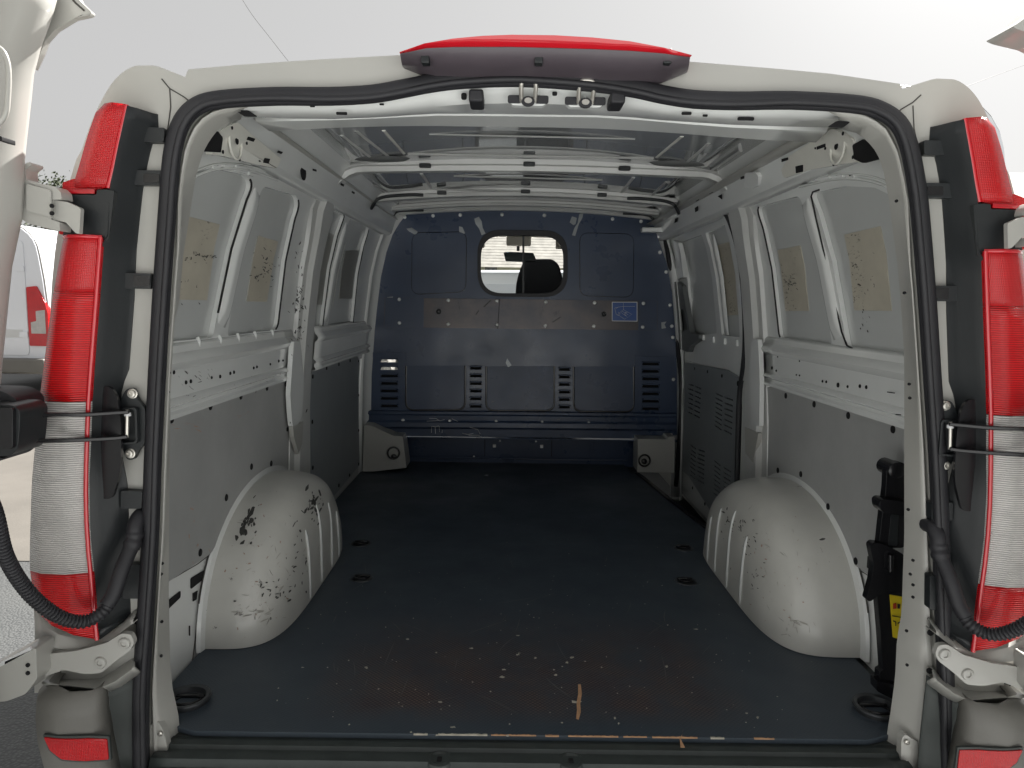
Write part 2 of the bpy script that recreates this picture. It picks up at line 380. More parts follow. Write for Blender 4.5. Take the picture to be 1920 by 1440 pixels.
# two-lobed cross-section: a fat bulb outside, a lip inside
for k in range(16):
    a = 2*math.pi*k/16
    sealprof.append((.018*math.cos(a)*(1.0), .0155*math.sin(a)+.0015*math.cos(2*a)))
seal = finish(sweepbm([p+Vector((0, -.006, 0)) for p in mid], [(.0125*math.cos(2*math.pi*k/12), .0165*math.sin(2*math.pi*k/12)) for k in range(12)], up=(0, -1, 0)), 'door_seal', m_seal, VAN, smooth=70)
inn = smoothpath([a.lerp(b, .16) for a, b in zip(inner, outer_s)], 4)
finish(sweepbm([p+Vector((0, -.016, 0)) for p in inn], [(.008*math.cos(2*math.pi*k/8), .0062*math.sin(2*math.pi*k/8)) for k in range(8)], up=(0, -1, 0)), 'seal_lip', m_seal, seal, smooth=70)
hole = [(p.x, p.z) for p in smoothpath([a.lerp(b, .25) for a, b in zip(inner, outer_s)], 3)]
hdr = YL([(1690, 155), (1560, 136), (1450, 126), (1290, 113), (1100, 103), (960, 100), (750, 101), (600, 109), (450, 119), (350, 128)], 0)
R_out = [(x-.010, z-(.010 if z > 1.15 else 0)) for x, z in EP if z < 1.3195 and x > .70]
outl = [(.89, -.62)]+[(x, z) for x, z in R_out] + [(hdr[0][0]+.022, 1.296), (hdr[0][0]+.006, 1.290)] + hdr + [(hdr[-1][0]-.006, 1.290), (hdr[-1][0]-.022, 1.296)] + [(-x, z) for x, z in R_out[::-1]] + [(-.89, -.62)]
# the loop runs up the right side, over, down the left, then back up the opening
frame_loop = outl + [(hole[0][0], -.62)] + hole + [(hole[-1][0], -.62)]
sheet('rear_frame', frame_loop, [], ymap(.036), 0, .030, m_body, VAN, bevel=0, cv=[-.2, .1, .4, .7, 1.0, 1.2], cu=[-.6, -.4, -.2, 0, .2, .4, .6])
# seams in the corners
def groove(name, P, r, parent, m=m_gap): return tube(name, P, r, m, parent, n=5)
for s, pts in ((-1, [(303, 148), (318, 166), (345, 182), (363, 196)]), (1, [(1727, 178), (1712, 192), (1690, 205), (1678, 215)])):
    groove('seam', [U(*p, y=.005) for p in pts], .0012, VAN)
for pts in ([(318, 166), (320, 200), (314, 245), (312, 300)], [(1712, 198), (1714, 240), (1722, 280)]):
    groove('seam', [U(*p, y=.005) for p in pts], .001, VAN)

# D-pillar return flange, behind the seal
for s, ie, oe in ((-1, [(345, 1445), (338, 1400), (333, 1339), (322, 1290), (318, 1252), (315, 1113), (316, 940), (318, 800), (318, 640), (335, 563), (342, 480), (351, 403), (366, 330), (375, 298), (381, 282), (392, 262), (406, 244), (424, 232), (452, 222)], inL),
                  (1, [(1655, 1445), (1664, 1380), (1672, 1330), (1680, 1270), (1683, 1200), (1692, 1150), (1697, 1000), (1697, 850), (1697, 663), (1690, 560), (1682, 470), (1668, 372), (1658, 320), (1650, 296), (1640, 278), (1626, 262), (1608, 248), (1575, 240)], inR)):
    zs = [-.1+.03*k for k in range(37)]
    tail = [q for q in ie if q[1] < 400]; ot = ([(335, 380), (339, 330), (346, 285), (360, 245), (388, 213), (430, 201), (470, 197)] if s < 0 else [(1702, 380), (1694, 330), (1682, 282), (1660, 240), (1630, 218), (1592, 209), (1550, 206)])
    a = byz([U(*p, y=.075) for p in ie if p[1] >= 368], zs) + resample([U(*p, y=.075) for p in tail], 12)
    b = byz([p+Vector((0, .012, 0)) for p in oe[:10]], zs) + resample([U(*p, y=.012) for p in ot], 12)
    mid1 = [p.lerp(q, .55)+Vector((0, -.022, 0)) for p, q in zip(b, a)]
    back = [p+Vector((s*.10, .02, 0)) for p in a]
    loft('pillar_flange', [b, mid1, a, back], m_body, VAN, thick=.003, smooth=60)

def patch(name, poly_px, y, depth, m, parent, r=0, bevel=.0015, mirror=False, holes=()):
    L = fillet(YL(poly_px, y), r); mp = ymap(y)
    if mirror: mp2 = lambda x, z, wv: Vector((-x, y-wv, z))
    else: mp2 = mp
    return sheet(name, L, [fillet(YL(h, y), r) for h in holes], mp2, -depth, 0, m, parent, bevel=bevel)

# brake light over the header
bl = [U(*p, y=-.002) for p in [(757, 127), (785, 138), (812, 148), (870, 152), (960, 151), (1060, 152), (1150, 158), (1237, 156), (1265, 145), (1288, 135)]]
bm1 = [U(*p, y=-.095) for p in [(750, 100), (800, 90), (850, 88), (905, 88), (960, 88), (1040, 90), (1110, 92), (1180, 95), (1245, 100), (1294, 107)]]
bm2 = [U(*p, y=-.10) for p in [(749, 98), (796, 82), (850, 73), (905, 68), (960, 66), (1040, 67), (1110, 71), (1180, 78), (1245, 90), (1297, 104)]]
bm3 = [p+Vector((0, .03, .006)) for p in bm2]
bback = [Vector((p.x, .03, 1.345)) for p in bl]
brake = loft('high_brake_light', [bback, bl, [a.lerp(b, .5)+Vector((0, 0, -.006)) for a, b in zip(bl, bm1)], bm1], m_brake, VAN, thick=.002)
loft('lens', [[p+Vector((0, -.0005, 0)) for p in bm1], bm2, bm3, bback], m_rededge, brake, thick=.002)
for cx in (798, 1010, 1250):
    q = U(cx, 108, y=-.066); box('clip', q-Vector((.007, .01, .012)), q+Vector((.007, .01, .012)), m_black, brake)

# inner header (behind the seal, over the opening)
A = [U(*p, y=.012) for p in [(425, 196), (520, 190), (620, 193), (700, 190), (760, 180), (810, 169), (870, 161), (960, 156), (1040, 160), (1120, 168), (1190, 180), (1240, 192), (1300, 200), (1380, 202), (1480, 198), (1600, 206)]]
Bq = [U(*p, y=.055) for p in [(432, 212), (522, 213), (622, 214), (702, 212), (762, 206), (812, 199), (872, 194), (962, 192), (1042, 194), (1122, 198), (1192, 205), (1242, 213), (1302, 219), (1382, 223), (1482, 221), (1592, 222)]]
C = [U(*p, y=.20) for p in [(452, 219), (530, 221), (628, 222), (706, 219), (766, 215), (816, 212), (874, 212), (962, 213), (1042, 214), (1120, 215), (1188, 219), (1238, 224), (1298, 228), (1378, 233), (1474, 236), (1572, 238)]]
D0 = [U(*p, y=.30) for p in [(480, 227), (545, 226), (634, 224), (710, 221), (770, 218), (820, 216), (876, 216), (962, 217), (1042, 218), (1118, 219), (1184, 223), (1234, 227), (1292, 232), (1370, 238), (1460, 242), (1550, 246)]]
D1 = [U(*p, y=.39) for p in [(505, 245), (560, 242), (640, 238), (714, 236), (774, 235), (824, 235), (880, 236), (962, 237), (1042, 238), (1116, 240), (1180, 243), (1230, 246), (1286, 250), (1360, 256), (1444, 262), (1530, 266)]]
D2 = [Vector((p.x, p.y+.012, 1.385)) for p in D1]
loft('rear_header', [A, Bq, C, [p+Vector((0, .004, .012)) for p in C], [p+Vector((0, -.006, .010)) for p in D0], D0, D1, D2], m_inner, VAN, thick=.003, smooth=30)
def blob_hole(px, py, wpx, hpx, y, parent, m=m_hole, r=None, name='hole'):
    a = U(px, py, y=y); k = (y-CAM.y)/FPX
    return sheet(name, rrect(a.x-wpx*k/2, a.z-hpx*k/2, a.x+wpx*k/2, a.z+hpx*k/2, (r if r is not None else .4)*min(wpx, hpx)*k), [], ymap(y), 0, .002, m, parent, bevel=0)
for q in [(870, 181, 10, 12, .03), (1040, 176, 9, 7, .03), (641, 213, 20, 5, .04), (586, 199, 9, 4, .03), (716, 196, 8, 3, .03), (1398, 223, 30, 6, .05), (1322, 217, 9, 4, .04), (1287, 213, 18, 5, .04)]:
    blob_hole(*q[:4], q[4]-.012, VAN)
for q in [(845, 213, 26, 6), (1005, 214, 28, 7), (1165, 218, 26, 6), (690, 219, 60, 5), (600, 223, 40, 5), (1320, 230, 54, 6), (1430, 237, 46, 6), (500, 216, 30, 9), (1565, 236, 34, 9)]:
    a = U(q[0], q[1], y=.24); k = (1.57)/FPX; sheet('hole', rrect(a.x-q[2]*k/2, a.z-q[3]*k/2, a.x+q[2]*k/2, a.z+q[3]*k/2, .002), [], ymap(.186), 0, .002, m_hole, VAN, bevel=0)
for P in ([(443, 208), (466, 207), (484, 219), (458, 219)], [(1551, 238), (1568, 227), (1594, 229), (1580, 240)]):
    sheet('access_hole', fillet(YL(P, .035), .004), [], ymap(.035), 0, .002, m_hole, VAN, bevel=0)
# rubber stops and door strikers
for cx, cy in ((892, 180), (1157, 183)):
    q = U(cx, cy, y=.0); box('rubber_stop', q-Vector((.012, .01, .012)), q+Vector((.014, .05, .010)), m_seal, VAN, bevel=.004)
for cx, cy in ((990, 176), (1096, 179)):
    q = U(cx, cy+12, y=.02)
    st = sheet('door_striker', fillet([(q.x-.036, q.z-.004), (q.x-.03, q.z+.007), (q.x-.014, q.z+.006), (q.x-.012, q.z+.002), (q.x+.012, q.z+.002), (q.x+.014, q.z+.006), (q.x+.03, q.z+.007), (q.x+.036, q.z-.004), (q.x+.028, q.z-.012), (q.x-.028, q.z-.012)], .004), [], ymap(.026), 0, .016, m_inner, VAN)
    for e in (-1, 1):
        sheet('rubber_pad', rrect(q.x+e*.025-.012, q.z-.009, q.x+e*.025+.012, q.z+.005, .004), [], ymap(.009), 0, .003, m_seal, st)
    tube('loop', smoothpath([q+Vector((-.012, -.012, -.006)), q+Vector((-.013, -.030, .016)), q+Vector((-.009, -.036, .026)), q+Vector((.009, -.036, .026)), q+Vector((.013, -.030, .016)), q+Vector((.012, -.012, -.006))], 4), .0042, m_steel, st)
    sheet('catch', circ(q.x, q.z-.007, .012, 14, .009), [], ymap(.006), 0, .006, m_seal, st)
    sheet('catch_face', circ(q.x, q.z-.006, .007, 12, .005), [], ymap(-.0005), 0, .0015, m_steel, st, bevel=0)

# ------------------------------------------------------------------ rear corners: lamp, housing, bumper, hinges, conduit, check strap
def mir(P, s): return [Vector((-p.x if s > 0 else p.x, p.y, p.z)) for p in P]
ZL = lambda a, b, n: [lerp(a, b, k/(n-1)) for k in range(n)]
for s in (-1, 1):
    lamp = empty('tail_light'); lamp.parent = VAN
    mp = (lambda y0: (lambda x, z, wv: Vector((-x if s > 0 else x, y0-wv, z))))
    # lower lens, in three colours
    oin = [U(*p, y=-.055) for p in [(191, 445), (183, 560), (168, 752), (163, 900), (165, 1000), (172, 1072), (184, 1198)]]
    oout = [U(*p, y=-.03) for p in [(126, 445), (103, 560), (77, 752), (62, 900), (58, 1000), (57, 1060), (66, 1125), (80, 1165)]]
    def band(z1, z0, name, m, n=8, parent=lamp, grow=0):
        zs = ZL(z1, z0, n); a = byz(oin, zs); b = byz(oout, zs); rows = []
        for f, y in ((-.001, -.02), (0, -.05), (.03, -.058), (.30, -.069-grow), (.65, -.066-grow), (.88, -.052-grow), (1.0, -.03)):
            rows.append([Vector((lerp(p.x, q.x, f), y, p.z)) for p, q in zip(a, b)])
        rows.append([Vector((q.x-.012, .03, q.z)) for q in b]); rows.append([Vector((q.x-.012, .12, q.z)) for q in b])
        o = loft(name, [mir(r, s) for r in rows], m, parent, smooth=50, thick=.003)
        return o
    zr = [U(165, 752, y=-.055).z, U(165, 1072, y=-.055).z]
    zt = U(190, 445, y=-.055).z; zb = U(184, 1198, y=-.055).z
    # lower tip follows a sloping cut
    band(zt, zt-(zt-zr[0])*.33, 'lens', m_red)
    band(zt-(zt-zr[0])*.33-.0008, zr[0], 'lens', m_redrib, n=10)
    band(zr[0]-.0008, zr[1], 'lens', m_clear, n=12)
    zs = ZL(zr[1]-.0008, zb, 9); a = byz(oin, zs); b = byz(oout, zs); rows = []
    for f, y in ((-.001, -.02), (0, -.05), (.03, -.058), (.30, -.069), (.65, -.066), (.88, -.052), (1.0, -.03), (1.06, .05)):
        rows.append([Vector((lerp(p.x, q.x, f), y, lerp(zs[0], p.z, 1) + max(0, min(f, 1))*.048*(k/8)**2)) for k, (p, q) in enumerate(zip(a, b))])
    loft('lens', [mir(r, s) for r in rows], m_redrib, lamp, smooth=50, thick=.003)
    # rims between lens and housing
    tube('lens_edge', mir([p+Vector((0, -.004, 0)) for p in byz(oin, ZL(zt, zb, 14))], s), .004, m_rededge, lamp)
    tube('lens_edge', mir([Vector((lerp(oin[0].x, oout[0].x, f), y, zt)) for f, y in ((0, -.055), (.3, -.069), (.65, -.066), (.9, -.05), (1, -.03))], s), .004, m_rededge, lamp)
    # upper lens
    uin = [U(*p, y=-.045) for p in [(239, 197), (232, 230), (222, 275), (213, 320), (205, 353)]]
    uout = [U(*p, y=-.015) for p in [(216, 199), (190, 221), (174, 262), (158, 315), (148, 345)]]
    uin = byz(uin, ZL(uin[0].z, uin[-1].z, 10)); uo = byz(uout, [p.z for p in uin])
    rows = [[Vector((lerp(p.x, q.x, f), y, p.z)) for p, q in zip(uin, uo)] for f, y in ((0, -.02), (0, -.045), (.04, -.053), (.4, -.060), (.8, -.050), (1, -.015), (1.05, .05))]
    loft('lens', [mir(r, s) for r in rows], m_red, lamp, smooth=50, thick=.003)
    tube('lens_edge', mir([p+Vector((0, -.004, 0)) for p in uin], s), .004, m_rededge, lamp)
    # red step under the upper lens and its narrow outer strip
    sheet('lens', fillet(YL([(207, 343), (205, 356), (188, 358), (188, 366), (136, 366), (132, 380), (129, 442), (121, 440), (125, 384), (128, 345), (148, 338)], -.03), .002), [], mp(-.03), -.04, .016, m_red, lamp, bevel=.003)
    sheet('lens_edge', fillet(YL([(203, 357), (189, 357), (189, 366), (136, 366), (137, 359)], -.03), .001), [], mp(-.048), 0, .0015, m_rededge, lamp, bevel=0)
    # black housing sloping in to the pillar
    hout = [U(*p, y=-.05) for p in [(239, 197), (232, 230), (222, 275), (213, 320), (206, 353)]]+[U(*p, y=-.052) for p in [(203, 440), (191, 450), (183, 560), (168, 752), (163, 900), (165, 1000), (172, 1072), (186, 1199)]]
    hin = [U(*p, y=.004) for p in [(294, 214), (296, 235), (283, 270), (274, 310), (267, 347), (261, 400), (254, 468), (250, 560), (240, 693), (226, 727), (224, 790), (222, 832), (230, 870), (237, 905), (239, 950), (241, 1080), (243, 1156)]]
    zs = ZL(hout[0].z-.001, hin[-1].z, 44)
    ha = byz(hout, zs); hb = byz(hin, zs)
    bt = U(187, 1199, y=-.052)
    rows = [[p+Vector((-.02, .02, 0)) for p in ha], ha, [p.lerp(q, .35)+Vector((0, -.004, 0)) for p, q in zip(ha, hb)], [p.lerp(q, .8)+Vector((0, .004, 0)) for p, q in zip(ha, hb)], hb, [q+Vector((0, .012, 0)) for q in hb]]
    hs_ = loft('housing', [mir(r, s) for r in rows], m_black, lamp, thick=.003, smooth=35)
    loft('housing_foot', [mir([ha[-1], ha[-1].lerp(hb[-1], .5), hb[-1]], s), mir([bt, bt.lerp(hb[-1], .5), hb[-1]+Vector((0, 0, -.001))], s)], m_black, lamp, thick=.003)
    # dark block between the two lenses
    sheet('lamp_block', fillet(YL([(205, 357), (221, 360), (212, 440), (209, 455), (196, 448), (190, 443), (126, 443), (133, 372), (137, 367), (188, 367), (189, 358)], -.04), .002), [], mp(-.04), -.05, .012, m_black, lamp, bevel=.003)
    for P in ([(255, 240), (312, 241), (310, 268), (255, 268)], [(255, 320), (314, 321), (312, 348), (255, 348)], [(236, 512), (287, 513), (286, 542), (236, 541)], [(230, 918), (270, 920), (269, 952), (230, 952)], [(233, 1056), (268, 1056), (266, 1120), (233, 1120)]):
        sheet('clip_tab', fillet(YL(P, -.004), .004), [], mp(-.004), -.012, .007, m_black, lamp, bevel=.003)
    for P in ([(252, 516), (283, 517), (282, 537), (252, 537)], [(270, 326), (300, 327), (299, 343), (270, 343)]):
        sheet('clip_face', fillet(YL(P, -.01), .002), [], mp(-.0115), 0, .0012, m_satin, lamp, bevel=0)
    # vent recess behind the check strap
    sheet('strap_recess', fillet(YL([(176, 790), (184, 728), (205, 722), (220, 740), (228, 790), (228, 880), (212, 935), (190, 935), (178, 880)], -.03), .02), [], mp(-.0285), -.004, .004, m_satin, lamp, bevel=.002)
    # white corner under the lamp and hinge pocket
    wc = [U(*p, y=-.02) for p in [(64, 1140), (80, 1172), (110, 1190), (150, 1200), (186, 1203), (212, 1188), (243, 1162), (250, 1160)]]
    wc2 = [U(*p, y=-.03) for p in [(66, 1180), (80, 1208), (110, 1215), (150, 1218), (180, 1216), (212, 1196), (244, 1172), (250, 1168)]]
    wc3 = [p+Vector((0, .035, .0)) for p in wc2]
    loft('quarter_corner', [mir(r, s) for r in ([p+Vector((0, .03, .01)) for p in wc], wc, wc2, wc3)], m_body, VAN, thick=.003, smooth=40)
    # pocket back wall and lower lip
    sheet('hinge_pocket', fillet(YL([(64, 1170), (268, 1150), (268, 1300), (64, 1300)], .02), 0), [], mp(.02), -.004, .0, m_body, VAN)
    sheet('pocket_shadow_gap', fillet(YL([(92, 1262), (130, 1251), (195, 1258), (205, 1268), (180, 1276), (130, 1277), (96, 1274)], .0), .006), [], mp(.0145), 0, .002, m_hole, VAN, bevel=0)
    lip = [U(*p, y=-.04) for p in [(78, 1281), (110, 1284), (150, 1288), (185, 1291), (215, 1278), (246, 1256), (252, 1250)]]
    lip2 = [U(*p, y=.0) for p in [(90, 1270), (112, 1278), (152, 1279), (186, 1277), (212, 1262), (245, 1240), (252, 1236)]]
    loft('pocket_lip', [mir(r, s) for r in ([p+Vector((0, .02, -.02)) for p in lip], lip, lip2, [p+Vector((0, .02, .002)) for p in lip2])], m_body, VAN, thick=.004)
    for q in ((257, 1167), (256, 1239)):
        c0 = mir([U(*q, y=.0)], s)[0]
        lathe('plug', c0+Vector((0, .004, 0)), (0, -1, 0), [(.0062, 0), (.0062, .003), (.004, .004), (0, .004)], m_hole, VAN, n=10)
    # upper hinge
    hg = empty('door_hinge'); hg.parent = VAN
    sheet('hinge_arm', fillet(YL([(103, 376), (132, 380), (158, 392), (155, 440), (148, 438), (130, 418), (103, 413)], -.075), .003), [], mp(-.075), 0, .010, m_body, hg, bevel=.003)
    sheet('hinge_block', fillet(YL([(47, 318), (58, 308), (66, 306), (68, 312), (56, 320), (58, 340), (112, 352), (122, 362), (124, 376), (103, 376), (103, 413), (120, 418), (120, 435), (60, 420), (44, 408)], -.08), .003), [], mp(-.08), -.02, .012, m_body, hg, bevel=.003)
    sheet('hinge_block', fillet(YL([(54, 345), (100, 358), (100, 408), (54, 396)], -.09), .004), [], mp(-.094), 0, .003, m_body, hg, bevel=.001)
    for q in ((97, 386), (97, 400)):
        sheet('bolt_hole', circ(*YL([q], -.099)[0], .0038, 10), [], mp(-.0975), 0, .002, m_hole, hg, bevel=0)
    # lower hinge
    hg = empty('door_hinge'); hg.parent = VAN
    sheet('hinge_arm', fillet(YL([(60, 1226), (83, 1222), (150, 1215), (206, 1200), (235, 1182), (252, 1184), (258, 1200), (250, 1214), (225, 1232), (196, 1256), (165, 1258), (128, 1250), (87, 1264), (60, 1268)], -.03), .006), [], mp(-.03), 0, .012, m_body, hg, bevel=.004)
    for q in ((233, 1207), (188, 1243)):
        c0 = mir([U(*q, y=-.044)], s)[0]
        b0 = lathe('hinge_bolt', c0+Vector((0, .003, 0)), (0, -1, 0), [(.0115, 0), (.0115, .003), (.010, .005), (.0055, .0055), (.005, .003), (0, .003)], m_body, hg)
    kx = [(-40, 1262), (60, 1207), (82, 1204), (84, 1262), (62, 1290), (30, 1302), (-40, 1316)]
    sheet('hinge_block', fillet(YL(kx, -.06), .006), [], mp(-.06), -.03, .022, m_body, hg, bevel=.005)
    sheet('hinge_block', fillet(YL([(-40, 1262), (58, 1212), (60, 1218), (-40, 1272)], -.085), .001), [], mp(-.0825), 0, .004, m_whiteP, hg, bevel=.001)
    for q in ((51, 1248), (51, 1263)):
        sheet('bolt_hole', circ(*YL([q], -.085)[0], .004, 10), [], mp(-.0825), 0, .002, m_hole, hg, bevel=0)
    # bumper corner
    bo = [U(*p, y=-.06) for p in [(56, 1306), (62, 1294), (80, 1284), (130, 1288), (180, 1293), (192, 1296)]]
    zs = [.150, .148, .135, .10, .05, .0, -.06, -.12, -.2, -.3]
    xin = [-.836, -.830, -.829, -.829, -.827, -.820, -.812, -.808, -.805, -.80]
    xout = [-.925, -.945, -.958, -.963, -.962, -.952, -.945, -.94, -.93, -.91]
    rows = []
    for z, xi, xo in zip(zs, xin, xout):
        k = .012 if z > .147 else 0
        rows.append(mir([Vector((xi, -.02, z)), Vector((xi, -.055+k, z)), Vector((lerp(xi, xo, .08), -.066+k, z)), Vector((lerp(xi, xo, .5), -.078+k*1.5, z)), Vector((lerp(xi, xo, .85), -.066+k*2, z)), Vector((xo, -.03+k, z)), Vector((xo-.012, .05, z)), Vector((xo-.014, .15, z))], s))
    bp_ = loft('bumper_corner', rows, m_bumper, VAN, smooth=60, thick=.003)
    rc = mir([U(188, 1292, y=-.045), U(205, 1280, y=-.02), U(250, 1254, y=.0), U(262, 1246, y=.0)], s)
    rd = mir([U(215, 1480, y=-.045), U(232, 1480, y=-.02), U(262, 1480, y=.0), U(275, 1480, y=.0)], s)
    rm = mir([U(186, 1380, y=-.045), U(215, 1370, y=-.015), U(258, 1360, y=.0), U(270, 1360, y=.0)], s)
    rows = [[a.lerp(b, t) for a, b in zip(rc, rm)] for t in (0, .3, .6)]+[rm]+[[a.lerp(b, t) for a, b in zip(rm, rd)] for t in (.4, 1)]
    loft('bumper_return', rows, m_bumpdark, VAN, thick=.003, smooth=60)
    rfl = fillet(YL([(86, 1379), (140, 1383), (198, 1389), (201, 1427), (165, 1427), (120, 1419), (98, 1402)], -.078), .003)
    bmap = lambda x, z, wv: Vector((-x if s > 0 else x, -.070-wv-.012*max(0, 1-((abs(x)-.895)/.065)**2), z))
    sheet('reflector_rim', fillet(YL([(82, 1375), (140, 1379), (201, 1385), (205, 1431), (165, 1431), (118, 1423), (94, 1404)], -.078), .003), [], bmap, -.004, .0015, m_bumpdark, bp_, cu=[-.84, -.86, -.88, -.9, -.92, -.94], bevel=0)
    sheet('reflector', rfl, [], bmap, 0, .004, m_red, bp_, cu=[-.84, -.86, -.88, -.9, -.92, -.94], bevel=.001)
    # corrugated wiring conduit
    cp = [U(*p, y=yy) for p, yy in [((-60, 870), -.30), ((-14, 950), -.26), ((10, 1040), -.22), ((45, 1100), -.18), ((85, 1140), -.15), ((125, 1162), -.125), ((160, 1165), -.105), ((190, 1150), -.09), ((207, 1128), -.075)]]
    P = smoothpath(cp, 26); P = resample(P, 260)
    fl = [1.0, 1.0, .82, .80]
    tube('wiring_conduit', mir(P, s), .0125, m_seal, VAN, n=12, scale=lambda i: fl[i % 4])
    cp = [U(*p, y=yy) for p, yy in [((200, 1134), -.08), ((214, 1112), -.070), ((228, 1070), -.055), ((240, 1040), -.04), ((249, 1020), -.03)]]
    tube('conduit_sleeve', mir(smoothpath(cp, 5), s), .0135, m_seal, VAN, n=12)
    cp = [U(*p, y=yy) for p, yy in [((246, 1030), -.035), ((252, 1005), -.025), ((254, 985), -.02), ((262, 968), -.005), ((272, 962), .02)]]
    tube('conduit_sleeve', mir(smoothpath(cp, 6), s), .0145, m_seal, VAN, n=12, scale=lambda i: 1.0+.12*((i//2) % 2) if i < 10 else 1.0)
    # door check strap and its bracket
    br = sheet('check_bracket', fillet(YL([(236, 738), (243, 727), (256, 727), (263, 748), (277, 764), (277, 828), (266, 840), (257, 860), (243, 860), (236, 840), (226, 828), (226, 764)], -.0), .006), [], mp(.0), 0, .010, m_black, VAN, bevel=.002)
    sheet('bracket_cup', fillet(YL([(229, 764), (262, 762), (264, 830), (229, 832)], -.01), .008), [fillet(YL([(231, 768), (258, 767), (260, 826), (231, 828)], -.01), .006)], mp(-.01), 0, .012, m_black, br, bevel=.002)
    for q in ((249, 738), (245, 850)):
        c0 = mir([U(*q, y=-.010)], s)[0]
        lathe('bolt', c0, (0, -1, 0), [(.0095, 0), (.0095, .002), (.0075, .0025), (.0072, .007), (.004, .0075), (.0036, .005), (0, .005)], m_steel, br, n=14)
    pt = mir([U(239, 772, y=-.028), U(238, 820, y=-.028)], s)
    tube('pin', [pt[0]+Vector((0, 0, .004)), pt[1]], .0035, m_steel, br)
    lathe('pin_cap', pt[0]-Vector((0, 0, .004)), (0, 0, 1), [(.006, -.004), (.006, .002), (0, .003)], m_whiteP, br, n=10)
    for q in ([((242, 772), -.028), ((225, 773), -.035), ((160, 777), -.07), ((100, 777), -.11), ((50, 779), -.15), ((20, 781), -.17)], [((240, 818), -.028), ((215, 821), -.036), ((160, 824), -.07), ((100, 826), -.11), ((50, 826), -.15), ((20, 826), -.17)]):
        P = smoothpath(mir([U(*p, y=yy) for p, yy in q], s), 5)
        finish(sweepbm(P, [(.0035, .007), (-.0035, .007), (-.0035, -.007), (.0035, -.007)], up=(0, 0, 1)), 'check_strap', m_satin, VAN, bevel=.0015)
    mpd = mp
    sheet('check_box', fillet(YL([(-60, 752), (42, 757), (53, 768), (52, 800), (48, 838), (36, 850), (-60, 850)], -.17), .008), [], mp(-.17), -.05, .02, m_black, VAN, bevel=.006)
    sheet('check_box_rim', fillet(YL([(-60, 762), (30, 764), (30, 840), (-60, 840)], -.19), .005), [], mp(-.19), 0, .008, m_satin, VAN, bevel=.003)
    sheet('check_boot', fillet(YL([(-60, 730), (5, 733), (30, 748), (34, 765), (20, 850), (0, 866), (-60, 870)], -.15), .012), [], mp(-.13), -.05, .02, m_seal, VAN, bevel=.01)

# ------------------------------------------------------------------ rear doors, folded back along the sides
edgeL = [(110, -20), (97, 30), (75, 90), (62, 140), (57, 190), (49, 260), (45, 299), (43, 360), (40, 410), (21, 500), (12, 590), (2, 690), (-8, 800), (-12, 1000), (-14, 1200), (-16, 1440)]
for s in (-1, 1):
    E0 = [U(*p, y=-.10) for p in edgeL]
    sh = 0 if s < 0 else .055
    E0 = [Vector((p.x-sh, p.y, p.z)) for p in E0]
    rows = [[p+Vector((-.085, .035, 0)) for p in E0], [p+Vector((-.02, .02, 0)) for p in E0], E0, [p+Vector((.003, -.012, 0)) for p in E0], [p+Vector((-.002, -.035, 0)) for p in E0], [p+Vector((-.012, -.055, 0)) for p in E0],
            [p+Vector((-.030, -.075, 0)) for p in E0], [p+Vector((-.032, -.2, 0)) for p in E0], [p+Vector((-.03, -.62, 0)) for p in E0], [p+Vector((-.08, -.64, 0)) for p in E0], [p+Vector((-.09, -.3, 0)) for p in E0]]
    rows.append(rows[0])
    door = loft('rear_door', [mir(r, s) for r in rows], m_body, VAN, smooth=45, thick=.003)
    # flared top of the door that laps the roof edge
    tipd = [(110, -30), (97, 35), (75, 100), (104, 55), (139, 31), (172, 25), (146, -6), (120, -30)]
    if s > 0: 
        T = [U(*p, y=-.18) for p in [(2060, -60), (1935, 15), (1905, 42), (1880, 60), (1872, 64), (1885, 70), (1935, 82), (2060, 150)]]
        L = fillet([(p.x, p.z) for p in T], .004); sheet('door_top_flare', L, [], ymap(-.18), -.03, .03, m_body, door, bevel=.006)
    else:
        L = fillet([(-.02+q[0]*1.0, q[1]) for q in YL([(60, -60), (60, 130), (76, 100), (85, 76), (104, 55), (139, 34), (172, 27), (171, 20), (150, 2), (120, -60)], -.07)], .004)
        L = fillet(YL([(60, -60), (62, 130), (76, 100), (85, 76), (104, 55), (139, 34), (168, 28), (172, 23), (150, 2), (120, -60)], -.07), .003)
        sheet('door_top_flare', L, [], ymap(-.07), -.012, .0, m_body, door, bevel=.004)
        P = [U(*p, y=-.0705) for p in [(122, -20), (140, 4), (158, 20)]]; tube('flare_crease', P, .0016, m_gap, door, n=6)
    q = mir([U(10, 262, y=-.145)], s)[0]
    if s < 0:
        sheet('door_slot', fillet(YL([(3, 257), (19, 261), (19, 270), (3, 266)], -.18), .002), [], ymap(-.168), 0, .03, m_hole, door, bevel=0)
        # recess in the door's inner face
        P = [U(*p, y=-.19) for p in [(-8, 85), (8, 100), (16, 130), (15, 180), (10, 215), (-8, 240)]]
        tube('recess_rim', smoothpath(P, 5), .004, m_body, door)

